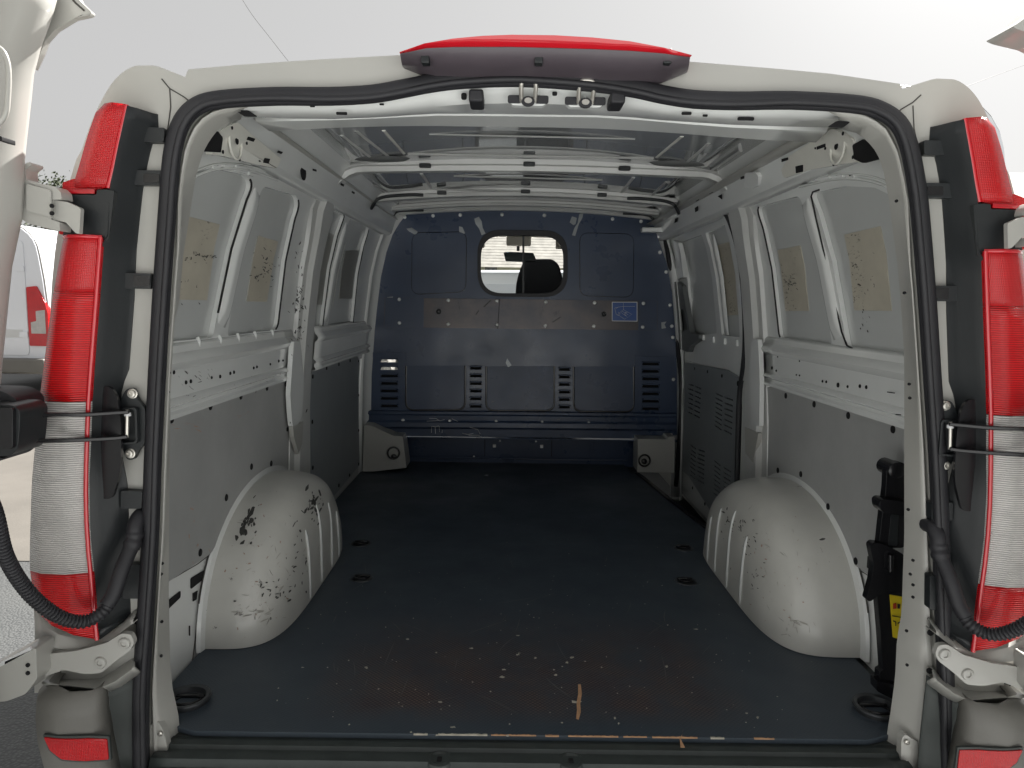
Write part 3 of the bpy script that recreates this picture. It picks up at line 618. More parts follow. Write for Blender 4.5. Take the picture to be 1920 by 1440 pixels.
# ------------------------------------------------------------------ side walls
YC = [.1*i for i in range(0, 27)]
def dots(s, pts, wv, parent, r=.0095, m=m_hole, name='plug'):
    for q in pts:
        y, z = W(*q[:2], wv); rr_ = q[2] if len(q) > 2 else r
        bm = bmesh.new(); f = wmap(s); c = f(y, z, wv+.0022)
        ax = (f(y, z, 1)-f(y, z, 0)).normalized()
        finish(lathebm(f(y, z, wv+.0004), ax, [(rr_, 0), (rr_*.9, .002), (rr_*.5, .003), (0, .003)], 12, bm), name, m, parent, smooth=50)
def slots(s, pts, wv, parent, name='slot', m=m_hole, h=.0012):
    for L in pts: wsheet(name, s, fillet(WL(L, wv), .002), [], wv, wv+h, m, parent, bevel=0)
def crease(name, s, pts, wv, r, m, parent):
    f = wmap(s); P = []
    for q in resample([Vector((*W(*p, wv), 0)) for p in pts], 14): P.append(f(q.x, q.y, wv))
    return tube(name, P, r, m, parent, n=6)
walls = {}
for s in (-1, 1):
    yend = 2.62 if s < 0 else 1.42
    wl = empty('side_wall'); wl.parent = VAN; walls[s] = wl
    skin = [(.04, .55), (yend, .55), (yend, 1.30), (.04, 1.30)]
    wsheet('outer_skin', s, skin, [], -.017, -.0135, m_skin, wl, bevel=0, yc=YC)

# left wall windows (blank panels) as openings in the inner frame
w_ = -.0
winsL = [fillet(WL([(318, 318), (412, 318), (462, 328, .03), (474, 346, .03), (399, 633, .015), (300, 642)], w_), .01),
         fillet(WL([(494, 349, .02), (556, 366, .04), (561, 385, .03), (520, 618, .035), (426, 630, .015)], w_), .01),
         fillet(WL([(604, 388, .03), (646, 404, .02), (604, 617, .02), (569, 619, .03), (586, 450, .03)], w_), .01),
         fillet(WL([(656, 410, .02), (693, 427, .04), (661, 615, .03), (614, 619, .01)], w_), .01)]
L = walls[-1]
wsheet('inner_frame', -1, [(.10, .61), (2.5, .61), (2.5, 1.30), (.10, 1.30)], winsL, -.013, 0, m_inner, L, bevel=.006, yc=YC)
winsR = [fillet(WL([(1520, 362, .02), (1583, 349), (1640, 352), (1680, 372), (1740, 420), (1740, 668), (1588, 652, .02)], w_), .01),
         fillet(WL([(1418, 388, .04), (1498, 367, .02), (1560, 647, .015), (1462, 637, .035)], w_), .01)]
Rr = walls[1]
wsheet('inner_frame', 1, [(.10, .61), (1.43, .61), (1.43, 1.30), (.10, 1.30)], winsR, -.013, 0, m_inner, Rr, bevel=.006, yc=YC)
m_sealant = M_('black_sealant', (.012, .012, .012), .6)
def sealant(s, pts, parent, wv=.0, r=.0042):
    f = wmap(s); P = smoothpath([f(*W(*q, wv), wv+.0005) for q in pts], 4); tube('window_sealant', P, r*.8, m_sealant, parent, n=6)
def loopseal(s, loop, parent, a0=-52, a1=50, r=.0030):
    cy = (min(p[0] for p in loop)+max(p[0] for p in loop))/2; cz = (min(p[1] for p in loop)+max(p[1] for p in loop))/2
    hy = (max(p[0] for p in loop)-min(p[0] for p in loop))/2; hz_ = (max(p[1] for p in loop)-min(p[1] for p in loop))/2
    # dense points along the opening's edge, kept where they face the front of the van
    D = []
    for a, b in zip(loop, loop[1:]+loop[:1]):
        m = max(1, int((Vector(b)-Vector(a)).length/.012))
        D += [Vector(a).lerp(Vector(b), k/m) for k in range(m)]
    sel = sorted(((math.atan2((p.y-cz)/hz_, (p.x-cy)/hy), p) for p in D), key=lambda q: q[0])
    sel = [p for a, p in sel if rad(a0) < a < rad(a1)]; f = wmap(s)
    tube('window_sealant', [f(p.x, p.y, .0015) for p in sel], r, m_sealant, parent, n=6)
loopseal(-1, winsL[0], L); loopseal(-1, winsL[1], L, r=.0026); loopseal(-1, winsL[2], L, r=.0022); loopseal(-1, winsL[3], L, r=.0022)
loopseal(1, winsR[1], Rr, r=.0026)
f = wmap(1); Q = [W(*q, .0015) for q in [(1536, 356), (1524, 360), (1521, 368), (1530, 410), (1556, 520), (1578, 622), (1588, 648), (1600, 654)]]
tube('window_sealant', [f(y, z, .0015) for y, z in Q], .0026, m_sealant, Rr, n=6)
# adhesive pads on the skin
for s, LL in ((-1, [[(351, 405), (413, 421), (389, 563), (334, 562)], [(485, 442), (522, 453), (501, 566), (463, 565)]]), (1, [[(1582, 440), (1650, 424), (1671, 583), (1601, 582)], [(1457, 469), (1500, 460), (1516, 583), (1472, 583)]])):
    for P in LL: wsheet('adhesive_pad', s, WL(P, -.011), [], -.0133, -.0115, m_tan, walls[s], bevel=.0005, yc=YC)
for s, P in ((-1, [(596, 428), (627, 440), (606, 572), (575, 570)]), (-1, [(648, 470), (674, 470), (660, 560), (636, 560)]) ):
    wsheet('adhesive_pad', s, WL(P, -.011), [], -.0133, -.0115, M_('grey_pad', (.27, .27, .25), .5, var=.15), walls[s], bevel=.0005)
crease('pad_edge', -1, [(522, 440), (463, 566)][::1] if 0 else [(484, 442), (462, 565)], -.0115, .0012, m_body, L)
crease('pad_edge', -1, [(649, 454), (624, 573)], -.0115, .0012, m_body, L)
# pressed ribs between the windows
def rib(s, p0, p1, wid, hgt, parent, name='pressed_rib', m=m_inner, w0=0.0):
    (y0, z0), (y1, z1) = W(*p0), W(*p1); f = wmap(s); rows = []
    d = Vector((y1-y0, z1-z0)); n = Vector((-d.y, d.x)).normalized(); N = 12
    for k in range(N+1):
        t = k/N; e = math.sin(math.pi*min(1, min(t, 1-t)*8)/2); c = Vector((y0, z0))+d*t
        rows.append([f(c.x+n.x*wid*a, c.y+n.y*wid*a, w0-.001+hgt*h*e) for a, h in ((-.5, 0), (-.38, .75), (-.2, 1), (0, .8), (.2, 1), (.38, .75), (.5, 0))])
    return loft(name, rows, m, parent, smooth=50)
rib(-1, (484, 358), (414, 612), .06, .014, L); rib(-1, (651, 418), (610, 604), .05, .012, L)
rib(1, (1508, 377), (1572, 636), .06, .014, Rr)

# lower wall: base sheet, belt rails, hardboard linings
wsheet('lower_wall', -1, [(.06, -.03), (2.52, -.03), (2.52, .62), (.06, .62)], [], -.012, -.004, m_inner, L, yc=YC)
wsheet('lower_wall', 1, [(.06, -.03), (1.44, -.03), (1.44, .62), (.06, .62)], [], -.012, -.004, m_inner, Rr, yc=YC)
def rail(s, y0, y1, prof, name, m, parent):
    f = wmap(s); ys = [lerp(y0, y1, k/10) for k in range(11)]
    return loft(name, [[f(y, z, wv) for y in ys] for z, wv in prof], m, parent, smooth=30, thick=.002)
beltprof = [(.795, -.002), (.787, .006), (.772, .010), (.762, .020), (.752, .026), (.742, .022), (.735, .014), (.672, .012), (.666, .020), (.658, .024), (.652, .016), (.643, .016), (.636, .022), (.628, .022), (.624, .002), (.60, .0)]
rail(-1, .07, 1.10, beltprof, 'belt_rail', m_inner, L); rail(-1, 1.37, 2.44, beltprof, 'belt_rail', m_inner, L); rail(1, .07, 1.14, beltprof, 'belt_rail', m_inner, Rr)
# little pressed bumps along the window sill
for s, pts in ((-1, [(372, 640), (412, 636), (446, 632), (478, 628), (510, 624), (585, 632), (606, 628), (626, 626), (645, 624)]), (1, [(1497, 651), (1530, 657), (1567, 663), (1607, 671), (1655, 680)])):
    for q in pts:
        y, z = W(*q, .004); f = wmap(s)
        finish(sweepbm([f(y, z+.010, .001), f(y, z, .006), f(y, z-.010, .006), f(y, z-.016, .001)], [(.0045*math.cos(a*math.pi/4), .0045*math.sin(a*math.pi/4)) for a in range(8)]), 'pressed_tab', m_inner, walls[s], smooth=60)
# top: rolled edge above the windows and the cantrail
cant = [(1.232, .0), (1.236, .022), (1.246, .030), (1.30, .018), (1.345, .006), (1.372, .0), (1.385, .0)]
for s in (-1, 1):
    f = wmap(s); ys = [.09+(2.5-.09)*k/24 for k in range(25)]
    loft('cantrail', [[f(y, min(z, 1.285+y*.26), wv) for y in ys] for z, wv in cant], m_inner, walls[s], smooth=30, thick=.002)
# arched eyebrow over the first window
for s, P in ((-1, [(366, 330), (400, 318), (440, 316), (480, 324), (520, 338)]), (1, [(1690, 368), (1655, 346), (1610, 336), (1560, 337), (1500, 350)])):
    f = wmap(s)
    for dy, r in ((0, .0035), (9, .0025)):
        Q = [W(p[0], p[1]-dy, .002) for p in P]; tube('pressed_bead', smoothpath([f(y, z, .003) for y, z in Q], 5), r, m_inner, walls[s], n=6)
for P in ([(398, 312), (412, 311)], [(418, 311), (434, 313)], [(440, 314), (462, 320)], [(466, 322), (476, 326)]):
    y0, z0 = W(*P[0]); y1, z1 = W(*P[1]); wsheet('pressed_pad', -1, fillet([(y0, z0-.008), (y1, z1-.008), (y1, z1+.006), (y0, z0+.006)], .003), [], 0, .004, m_inner, L, bevel=.002)
for P in ([(1500, 340), (1524, 335)], [(1530, 334), (1556, 331)], [(1562, 330), (1582, 330)], [(1588, 330), (1604, 332)]):
    y0, z0 = W(*P[0]); y1, z1 = W(*P[1]); wsheet('pressed_pad', 1, fillet([(y0, z0-.008), (y1, z1-.008), (y1, z1+.006), (y0, z0+.006)], .003), [], 0, .004, m_inner, Rr, bevel=.002)
# reinforcing bracket, bright, with its round boss
for s, P, bc, hs2 in ((-1, [(404, 250), (446, 228), (470, 250), (528, 298), (520, 316), (480, 308), (418, 292), (396, 290)], (441, 267), [[(465, 256), (478, 260), (475, 266), (462, 262)], [(496, 296), (506, 298), (503, 307), (493, 305)], [(521, 282), (530, 285), (527, 289), (519, 286)], [(485, 300), (488, 301), (488, 304), (485, 303)]]),
                      (1, [(1600, 262), (1560, 240), (1480, 292), (1464, 320), (1470, 334), (1520, 318), (1576, 308), (1606, 304)], (1571, 277), [[(1532, 275), (1548, 269), (1548, 275), (1532, 281)], [(1492, 312), (1506, 309), (1506, 322), (1493, 325)], [(1466, 298), (1478, 295), (1478, 300), (1466, 304)], [(1528, 276), (1530, 276), (1530, 280), (1528, 280)]])):
    wv = .034
    b = wsheet('corner_bracket', s, fillet(WL(P, wv), .012), [], .02, wv, m_bracket, walls[s], bevel=.005)
    y, z = W(*bc, wv); f = wmap(s); ax = (f(y, z, 1)-f(y, z, 0)).normalized()
    torus('boss_ring', f(y, z, wv+.001), ax, .036, .003, m_bracket, b); lathe('boss_hole', f(y, z+.004, wv+.001), ax, [(.009, 0), (.009, .0015), (0, .0015)], m_hole, b, n=8)
    for dx, dz in ((-.05, .02), (.052, .01), (-.045, -.03), (.05, -.028)):
        lathe('bolt_hole', f(y+dx, z+dz, wv), ax, [(.0042, 0), (.0042, .002), (0, .002)], m_hole, b, n=8)
    slots(s, hs2, wv, b)
# black access openings near the rear corners
wsheet('access_hole', -1, fillet(WL([(382, 284), (396, 256), (408, 245), (418, 258), (414, 286, .004), (398, 285)], .036), .006), [], .031, .0365, m_hole, L, bevel=0)
wsheet('access_hole', 1, fillet(WL([(1598, 272), (1620, 260), (1640, 280), (1648, 298), (1618, 306), (1600, 298)], .036), .006), [], .031, .0365, m_hole, Rr, bevel=0)
slots(-1, [[(367, 264), (380, 268), (376, 277), (365, 272)]], .04, L); slots(1, [[(1656, 291), (1668, 286), (1668, 296), (1658, 299)]], .04, Rr)
lathe('access_hole', wmap(-1)(*W(569, 322, .028), .026), (1, 0, 0), [(.025, 0), (.025, .003), (0, .003)], m_hole, L, n=16)
slots(-1, [[(586, 316), (593, 318), (593, 322), (586, 320)]], .028, L)
slots(1, [[(1389, 332), (1398, 329), (1398, 334), (1389, 337)], [(1329, 360), (1337, 357), (1337, 361), (1330, 364)], [(1305, 373), (1311, 370), (1311, 375), (1305, 378)], [(1346, 368), (1354, 364), (1354, 374)], [(1303, 390), (1309, 386), (1309, 395), (1304, 398)], [(1266, 410), (1271, 408), (1270, 416), (1265, 418)]], .028, Rr)
slots(-1, [[(639, 343), (645, 346), (644, 350), (638, 347)], [(660, 358), (665, 361), (664, 364), (659, 361)]], .028, L)
wsheet('rounded_cover', 1, fillet(WL([(1398, 325), (1418, 322), (1424, 330), (1424, 348), (1412, 353), (1396, 352)], .03), .012), [], .015, .034, m_inner, Rr, bevel=.008)
# small punched holes and round dimples along the belt
dots(-1, [(325, 698, .005), (348, 717, .005), (357, 715, .005), (396, 708, .004), (431, 700, .005), (438, 698, .005), (475, 690, .0045), (481, 688, .0045), (522, 677, .005), (530, 676, .004), (506, 683, .004), (412, 706, .005), (572, 655, .006)], .014, L, name='punched_hole')
dots(1, [(1448, 690, .006), (1459, 669, .003), (1456, 695, .004), (1500, 677, .003), (1572, 722, .007), (1613, 724, .005), (1625, 726, .005), (1494, 703, .003), (1500, 704, .003), (1543, 715, .004), (1550, 716, .004), (1590, 725, .004), (1605, 692, .005)], .014, Rr, name='punched_hole')
slots(1, [[(1664, 734), (1678, 736), (1678, 738), (1664, 736)], [(1680, 776), (1690, 777), (1690, 779), (1680, 778)]], .024, Rr)

# hardboard linings
panL = fillet(WL([(280, 783), (322, 772), (530, 712, .012), (541, 722, .012), (544, 760), (544, 905, .02), (500, 905), (450, 935), (413, 1000, .02), (398, 1036, .03), (312, 1093), (250, 1133)], .008), .006)
pl = wsheet('wall_lining', -1, panL, [], -.003, .009, m_ply, L, bevel=.002, yc=YC)
dots(-1, [(321, 786), (394, 762), (451, 743), (500, 727), (535, 721, .008), (538, 805, .008), (538, 888, .008), (508, 869), (471, 875), (424, 933), (375, 1036)], .009, pl, r=.010)
panL2 = fillet(WL([(583, 697, .02), (668, 667, .02), (673, 672), (674, 872, .015), (617, 941, .01), (584, 914, .01)], .008), .006)
pl = wsheet('wall_lining', -1, panL2, [], -.003, .009, m_doorply, L, bevel=.002, yc=YC)
dots(-1, [(586, 706), (612, 690), (635, 683), (656, 676), (672, 677, .007), (672, 741, .008), (672, 807, .008), (672, 870, .008), (655, 891), (635, 910), (613, 933), (586, 877), (585, 791)], .009, pl, r=.009)
panR = fillet(WL([(1430, 735, .03), (1438, 726, .03), (1460, 727), (1700, 798), (1760, 815), (1760, 1125), (1632, 1079), (1583, 1046, .03), (1560, 1000), (1520, 930), (1480, 900), (1424, 902, .02)], .008), .006)
pr = wsheet('wall_lining', 1, panR, [], -.003, .009, m_ply, Rr, bevel=.002, yc=YC)
dots(1, [(1434, 736, .008), (1474, 742), (1527, 758), (1591, 779), (1675, 805), (1427, 817, .008), (1426, 900, .008), (1459, 882), (1502, 889), (1553, 950), (1605, 1052)], .009, pr, r=.010)
# dark rounded edge under the hardboards
# rear lower wall cut-outs beside the arch
slots(-1, [[(312, 1128, .006), (338, 1107, .006), (338, 1120, .006), (312, 1145, .006)], [(357, 1084, .006), (384, 1068, .006), (382, 1085, .006), (357, 1105, .006)], [(361, 1112), (370, 1107), (368, 1124), (361, 1128)], [(354, 1173), (356, 1173), (356, 1192), (354, 1192)]], -.003, L, name='cut_out')
slots(1, [[(1595, 1085, .006), (1624, 1100, .006), (1626, 1122, .006), (1597, 1102, .006)], [(1611, 1126), (1620, 1131), (1619, 1144), (1611, 1139)], [(1622, 1190), (1625, 1190), (1624, 1208), (1622, 1208)]], -.003, Rr, name='cut_out')
crease('seam', -1, [(394, 1040), (372, 1150), (361, 1240)], -.003, .0015, m_gap, L); crease('seam', 1, [(1590, 1075), (1606, 1160), (1618, 1250)], -.003, .0015, m_gap, Rr)
for s, q in ((-1, [(327, 1083), (370, 1058), (392, 1041)]), (1, [(1584, 1052), (1610, 1068), (1634, 1083)])): crease('seam', s, q, .0, .0012, m_gap, walls[s])
# D-pillar plate holes and striker covers
for s, P, H in ((-1, [(302, 1344), (312, 1362), (320, 1395), (317, 1430), (300, 1441), (277, 1425), (276, 1360)], ((301, 1375), (305, 1417))), (1, [(1690, 1368), (1704, 1378), (1714, 1382), (1716, 1440), (1682, 1446), (1683, 1380)], ((1700, 1391), (1695, 1432)))):
    o = sheet('striker_cover', fillet(YL(P, .03), .008), [], ymap(.03), -.004, .014, m_body, VAN, bevel=.003)
    for h in H:
        q = U(*h, y=.014); lathe('screw', q, (0, -1, 0), [(.005, 0), (.005, .003), (.002, .004), (0, .002)], m_steel, o, n=10)
for s, H in ((-1, [(301, 1028), (305, 1056), (303, 1076), (297, 1100), (304, 1165), (303, 1229), (302, 1034), (312, 710), (318, 699), (316, 735), (327, 527)]), (1, [(1706, 1076), (1711, 1096), (1711, 1119), (1699, 1182), (1700, 1246), (1702, 955), (1704, 720), (1705, 746), (1695, 549), (1711, 1050), (1680, 377)])):
    for h in H:
        q = U(*h, y=.026); lathe('pillar_hole', q, (0, -1, 0), [(.003, 0), (.003, .003), (0, .003)], m_hole, VAN, n=8)

# hoops: B-pillars running into the roof bow
def hoop(yc, path, wf, depth, name, parent, m=m_bow):
    rows = []
    for i, p in enumerate(path):
        t = (path[min(i+1, len(path)-1)]-path[max(i-1, 0)]).normalized(); n = Vector((-t.z, 0, t.x))   # inward normal
        c = Vector((0, 0, .7))-p; n = n if n.dot(c) > 0 else -n
        wd_ = wf(p, i)
        rows.append([p+Vector((0, a*wd_/2, 0))+n*(depth*h) for a, h in ((-1, -.2), (-.92, .35), (-.62, .45), (-.5, 1), (.35, 1), (.5, .45), (.88, .4), (1, -.2))])
    return loft(name, rows, m, parent, smooth=35)
def arcpath(yc, top, rad_=.13, zl=-.02):
    P = []
    for z in (zl, .1, .2, .3, .4, .5, .6, .7, .8, .9, 1.0, 1.08, 1.14): P.append(Vector((-wallx(z, -1)+.002, yc, z)))
    x0 = -wallx(1.18, -1)
    for k in range(1, 9):
        a = k/8*math.pi/2; P.append(Vector((x0+.16*(1-math.cos(a))+.0, yc, 1.16+(top-1.16)*math.sin(a))))
    n = 12
    for k in range(1, n): P.append(Vector((lerp(x0+.16, -(x0+.16)+.028, k/n), yc, top+.012*math.sin(math.pi*k/n))))
    R = [Vector((-p.x+.028, p.y, p.z)) for p in P[:21]][::-1]
    return P+R
hp = arcpath(1.235, 1.372)
def wfun(p, i):
    z = p.z
    if abs(p.x) < .5: return .085
    if z > 1.2: return lerp(.30, .10, min(1, (z-1.2)/.16))
    return interp(z, [0, .2, .62, .7, 1.1, 1.2], [.30, .29, .25, .22, .22, .28])
hoop(1.235, hp, wfun, .030, 'pillar_hoop', VAN)
# raised tongue and foot on the pillars
for s, P, Q in ((-1, [(548, 640), (560, 640), (566, 700), (566, 780), (556, 795), (546, 800), (541, 740)], [(547, 800), (567, 790), (565, 830), (558, 852), (549, 820)]), (1, [(1412, 636), (1424, 636), (1428, 720), (1426, 800), (1410, 795), (1408, 700)], [(1398, 800), (1424, 812), (1414, 868), (1400, 850)])):
    wv = .030
    wsheet('pillar_tongue', s, fillet(WL(P, wv), .008), [], wv-.01, wv+.006, m_inner, VAN, bevel=.004)
    wsheet('pillar_pocket', s, fillet(WL(Q, wv), .004), [], wv-.01, wv+.004, m_body, VAN, bevel=.002)
# roof skin inside and its bows
roofz = lambda x: 1.392-.03*(x/.6)**2
rows = [[Vector((x, y, roofz(x))) for x in [-.66+.66*k/6 for k in range(13)]] for y in [.38+.21*j for j in range(11)]]
loft('roof_lining_skin', rows, m_roof, VAN, smooth=60, thick=.002)
def bow(y0, y1, drop, name='roof_bow', m=m_bow):
    rows = []
    for x in [-.66+.66*k/10 for k in range(21)]:
        z = roofz(x)-.002
        rows.append([Vector((x, y, z-h)) for y, h in ((y0, 0), (y0+.004, drop*.5), (y0+.018, drop*.55), (y0+.024, drop), (y1-.024, drop), (y1-.018, drop*.55), (y1-.004, drop*.5), (y1, 0))])
    return loft(name, rows, m, VAN, smooth=30)
b3 = bow(1.80, 1.90, .030); bow(2.17, 2.26, .022); bow(2.36, 2.44, .020)
for x in (-.36, .0, .33):
    for yb in (1.19, 1.795):
        box('bow_clip', (x-.02, yb-.006, roofz(x)-.026), (x+.02, yb+.012, roofz(x)-.012), m_black, VAN, bevel=.003)
for s in (-1, 1):
    tube('cable_clip', smoothpath([Vector((s*.64, 1.76, 1.315)), Vector((s*.66, 1.78, 1.29)), Vector((s*.645, 1.80, 1.325)), Vector((s*.60, 1.80, 1.343)), Vector((s*.50, 1.80, 1.352)), Vector((s*.44, 1.80, 1.352))], 5), .007, m_black, VAN)
    tube('cable_clip', smoothpath([Vector((s*.66, 2.3, 1.315)), Vector((s*.62, 2.30, 1.345)), Vector((s*.50, 2.30, 1.350))], 5), .006, m_black, VAN)
def roofrib(pts, r=.004, m=None, flat=.5):
    P = []
    for q in pts:
        p = U(*q, z=1.378); P.append(Vector((p.x, p.y, roofz(p.x)-.001)))
    P = resample(P, 10)
    finish(sweepbm(P, [(r*flat*math.cos(k*math.pi/4), r*math.sin(k*math.pi/4)) for k in range(8)], up=(0, 0, 1)), 'roof_bead', m or m_bow, VAN, smooth=60)
roofrib([(805, 255), (1190, 264)], .005); roofrib([(851, 333), (1129, 340)], .007)
roofrib([(719, 243), (757, 287)], .006, m_bracket); roofrib([(1279, 254), (1232, 294)], .006, m_bracket)
roofrib([(765, 288), (1225, 296)], .009); roofrib([(790, 325), (808, 352)], .007); roofrib([(808, 354), (1160, 362)], .010); roofrib([(1188, 332), (1166, 360)], .007)
for P in ([(560, 262), (632, 300)], [(640, 245), (706, 298)], [(668, 240), (740, 300)], [(690, 332), (740, 362)], [(655, 328), (700, 360)], [(1330, 262), (1280, 306)], [(1390, 270), (1330, 312)], [(1450, 280), (1380, 318)], [(1250, 335), (1215, 368)], [(1310, 340), (1262, 372)], [(620, 300), (760, 292)], [(1232, 300), (1370, 312)]):
    roofrib(P, .006)
# dark foam pads in front of the hoop
for x in (-.50, .50):
    finish(lathebm((x, 1.11, roofz(x)-.001), (0, 0, -1), [(.10, 0), (.085, .008), (.04, .011), (0, .011)], 20), 'foam_pad', M_('dark_foam', (.12, .125, .125), .9), VAN, smooth=60)
for o in [o for o in VAN.children if o.name.startswith('foam_pad')]: o.data.transform(Matrix.Translation((0, 1.11, 0)) @ Matrix.Diagonal((1, .35, 1, 1)) @ Matrix.Translation((0, -1.11, 0)))

# ------------------------------------------------------------------ wheel arches
def arch(s):
    p, q = 4.4, 2.15; rows = []; cx = (.842 if s < 0 else .862); d_ = (cx-.641)
    N = 40; NR = 18
    for i in range(NR+1):
        a = i/NR*math.pi/2; r = math.cos(a)**(2/p) if a < math.pi/2-1e-6 else 0; dd = math.sin(a)**(2/p)
        row = []
        for k in range(N+1):
            th = math.pi*k/N; c, sn = math.cos(th), math.sin(th)
            v = (1 if c > 0 else -1)*abs(c)**(2/q); w2 = abs(sn)**(2/q)
            y = .835-.435*v*r*(1.0) + .02*(1-r); z = .002+.345*w2*r
            dnt = .0022*math.sin(y*17+1.3*s)*math.sin(z*23+.6)*min(1, dd*1.5)*(1 if z > .02 else 0)
            row.append(Vector((s*(cx-d_*dd+dnt), y, z)))
        rows.append(row)
    o = loft('wheel_arch', rows, m_arch, VAN, smooth=70)
    # flange round the top, against the lining
    f = wmap(s); R2 = []
    for r, wv in ((1.055, .001), (1.045, .010), (1.01, .013), (.97, .015)):
        row = []
        for k in range(N+1):
            th = math.pi*k/N; c, sn = math.cos(th), math.sin(th)
            v = (1 if c > 0 else -1)*abs(c)**(2/q); w2 = abs(sn)**(2/q); y, z = .835-.435*v*r, .002+.345*w2*r; row.append(f(y, z, wv))
        R2.append(row)
    loft('arch_flange', R2, m_inner, o, smooth=40)
    tube('seam', [R2[0][k] for k in range(4, N-4)], .002, m_gap, o, n=5)
    for yy, zt_ in ((.70, .22), (.83, .26), (.96, .23), (1.06, .17)):
        P = []
        for k in range(12):
            z = .01+(zt_-.01)*k/11
            # x of the arch surface at this (y, z)
            rr_ = ((abs((yy-.845)/.435))**q+(z/.345)**q)**(1/q); rr_ = min(rr_, .999); dd = (1-rr_**p)**(1/p)
            P.append(Vector((s*(cx-d_*dd)-s*.001, yy, z)))
        finish(sweepbm(P, [(.004*math.cos(k*math.pi/4), .008*math.sin(k*math.pi/4)) for k in range(8)], up=(1, 0, 0), scale=lambda i: .45 if i in (0, 11) else 1), 'arch_rib', m_inner, o, smooth=60)
    return o
arch(-1); arch(1)

# scrapes and chips through the paint: thin flakes lying on the surface
def archhit(px, py):
    d = ray(px, py); s = -1 if d.x < 0 else 1; cx = (.842 if s < 0 else .862); d_ = cx-.641; t = .8
    while t < 4:
        p = CAM+d*t; rr_ = ((abs((p.y-.835)/.435))**2.15+(max(p.z, 0)/.345)**2.15)**(1/2.15)
        dd = (1-min(rr_, 1)**4.4)**(1/4.4) if rr_ < 1 else 0
        if rr_ < 1 and s*p.x > cx-d_*dd: return CAM+d*(t-.004)
        if s*p.x > cx: return None
        t += .002
    return None
def wallhit(wv): 
    def f(px, py):
        y, z = W(px, py, wv); return wmap(-1 if px < 960 else 1)(y, z, wv+.0008)
    return f
def marks(name, hit, L, m, parent):
    bm = bmesh.new()
    for x, y, l, wd2, ang in L:
        n = 8; P = []
        for k in range(n):
            a = 2*math.pi*k/n; u, v = l*.5*math.cos(a)*random.uniform(.55, 1.1), wd2*.5*math.sin(a)*random.uniform(.4, 1.2)
            P.append(hit(x+u*math.cos(ang)-v*math.sin(ang), y+u*math.sin(ang)+v*math.cos(ang)))
        if any(p is None for p in P): continue
        try: bm.faces.new([bm.verts.new(p) for p in P])
        except ValueError: pass
    o = finish(bm, name, m, parent, flat=True); o['kind'] = 'stuff'; return o
random.seed(21)
m_scr = M_('grey_primer_scrape', (.07, .07, .065), .6, var=.4, vscale=60); m_scr2 = M_('faint_scrape', (.44, .42, .38), .5, var=.3, vscale=40); m_rust = M_('pinkish_scrape', (.42, .30, .24), .5)
def cloud(cx, cy, sx, sy, n, l0, l1, ang, da=.5, ratio=.35): return [(random.gauss(cx, sx), random.gauss(cy, sy), (q := random.uniform(l0, l1)), q*random.uniform(ratio*.5, ratio*1.3), random.gauss(ang, da)) for _ in range(n)]
marks('scrape_marks', archhit, [(462, 975, 42, 11, 2.0), (470, 962, 34, 9, 2.1), (456, 992, 26, 13, 1.9), (443, 1008, 13, 9, 1.5), (548, 930, 26, 6, -.7), (556, 935, 15, 6, .4), (566, 955, 16, 8, 1.0)] + cloud(585, 955, 16, 20, 34, 4, 16, 1.9) + cloud(562, 935, 12, 9, 16, 6, 20, 2.2, .4, .5) + cloud(462, 985, 9, 14, 18, 6, 16, 1.9, .3, .6) + cloud(560, 1060, 14, 30, 22, 3, 9, 1.8) + cloud(515, 1110, 20, 14, 24, 3, 11, 2.4) + cloud(535, 925, 25, 12, 14, 3, 12, 2.6) + [(440, 1127, 9, 4, .1), (508, 1160, 8, 3, 1.5), (553, 1063, 11, 5, 2.7)], m_scr, bpy.data.objects['wheel_arch'])
marks('scrape_marks', archhit, cloud(480, 1150, 24, 10, 22, 4, 26, 2.6, .5, .12) + cloud(520, 1040, 40, 50, 26, 3, 22, 1.9, .5, .08) + cloud(450, 1080, 30, 60, 10, 3, 24, .2, .3, .06), m_scr2, bpy.data.objects['wheel_arch'])
marks('scrape_marks', archhit, cloud(490, 1060, 35, 55, 30, 2, 8, 0, 1.5, .4), m_rust, bpy.data.objects['wheel_arch'])
marks('scrape_marks', archhit, cloud(1378, 980, 14, 14, 26, 3, 10, 1.0) + cloud(1400, 1020, 16, 26, 24, 3, 8, .9) + cloud(1415, 1085, 8, 16, 12, 3, 8, 1.0) + [(1542, 1011, 12, 4, -.2)], m_scr, bpy.data.objects['wheel_arch.001'])
marks('scrape_marks', archhit, cloud(1495, 1175, 18, 12, 18, 4, 22, 1.0, .6, .1) + cloud(1460, 1050, 40, 50, 26, 3, 20, 1.1, .5, .08), m_scr2, bpy.data.objects['wheel_arch.001'])
marks('scrape_marks', archhit, cloud(1460, 1090, 35, 45, 22, 2, 7, 0, 1.5, .4), m_rust, bpy.data.objects['wheel_arch.001'])
hp_ = bpy.data.objects['pillar_hoop']
marks('scrape_marks', wallhit(.033), cloud(560, 560, 5, 45, 46, 3, 11, 1.7) + cloud(553, 630, 6, 25, 20, 3, 12, 2.0) + cloud(556, 745, 6, 40, 10, 3, 10, 1.6), m_scr, hp_)
marks('scrape_marks', wallhit(.0262), cloud(368, 704, 16, 6, 14, 4, 12, .7, .2, .14) + cloud(350, 735, 20, 8, 6, 4, 10, .3, .4, .2) + cloud(440, 715, 60, 12, 8, 3, 7, 1.0, .6, .2), m_scr, walls[-1])
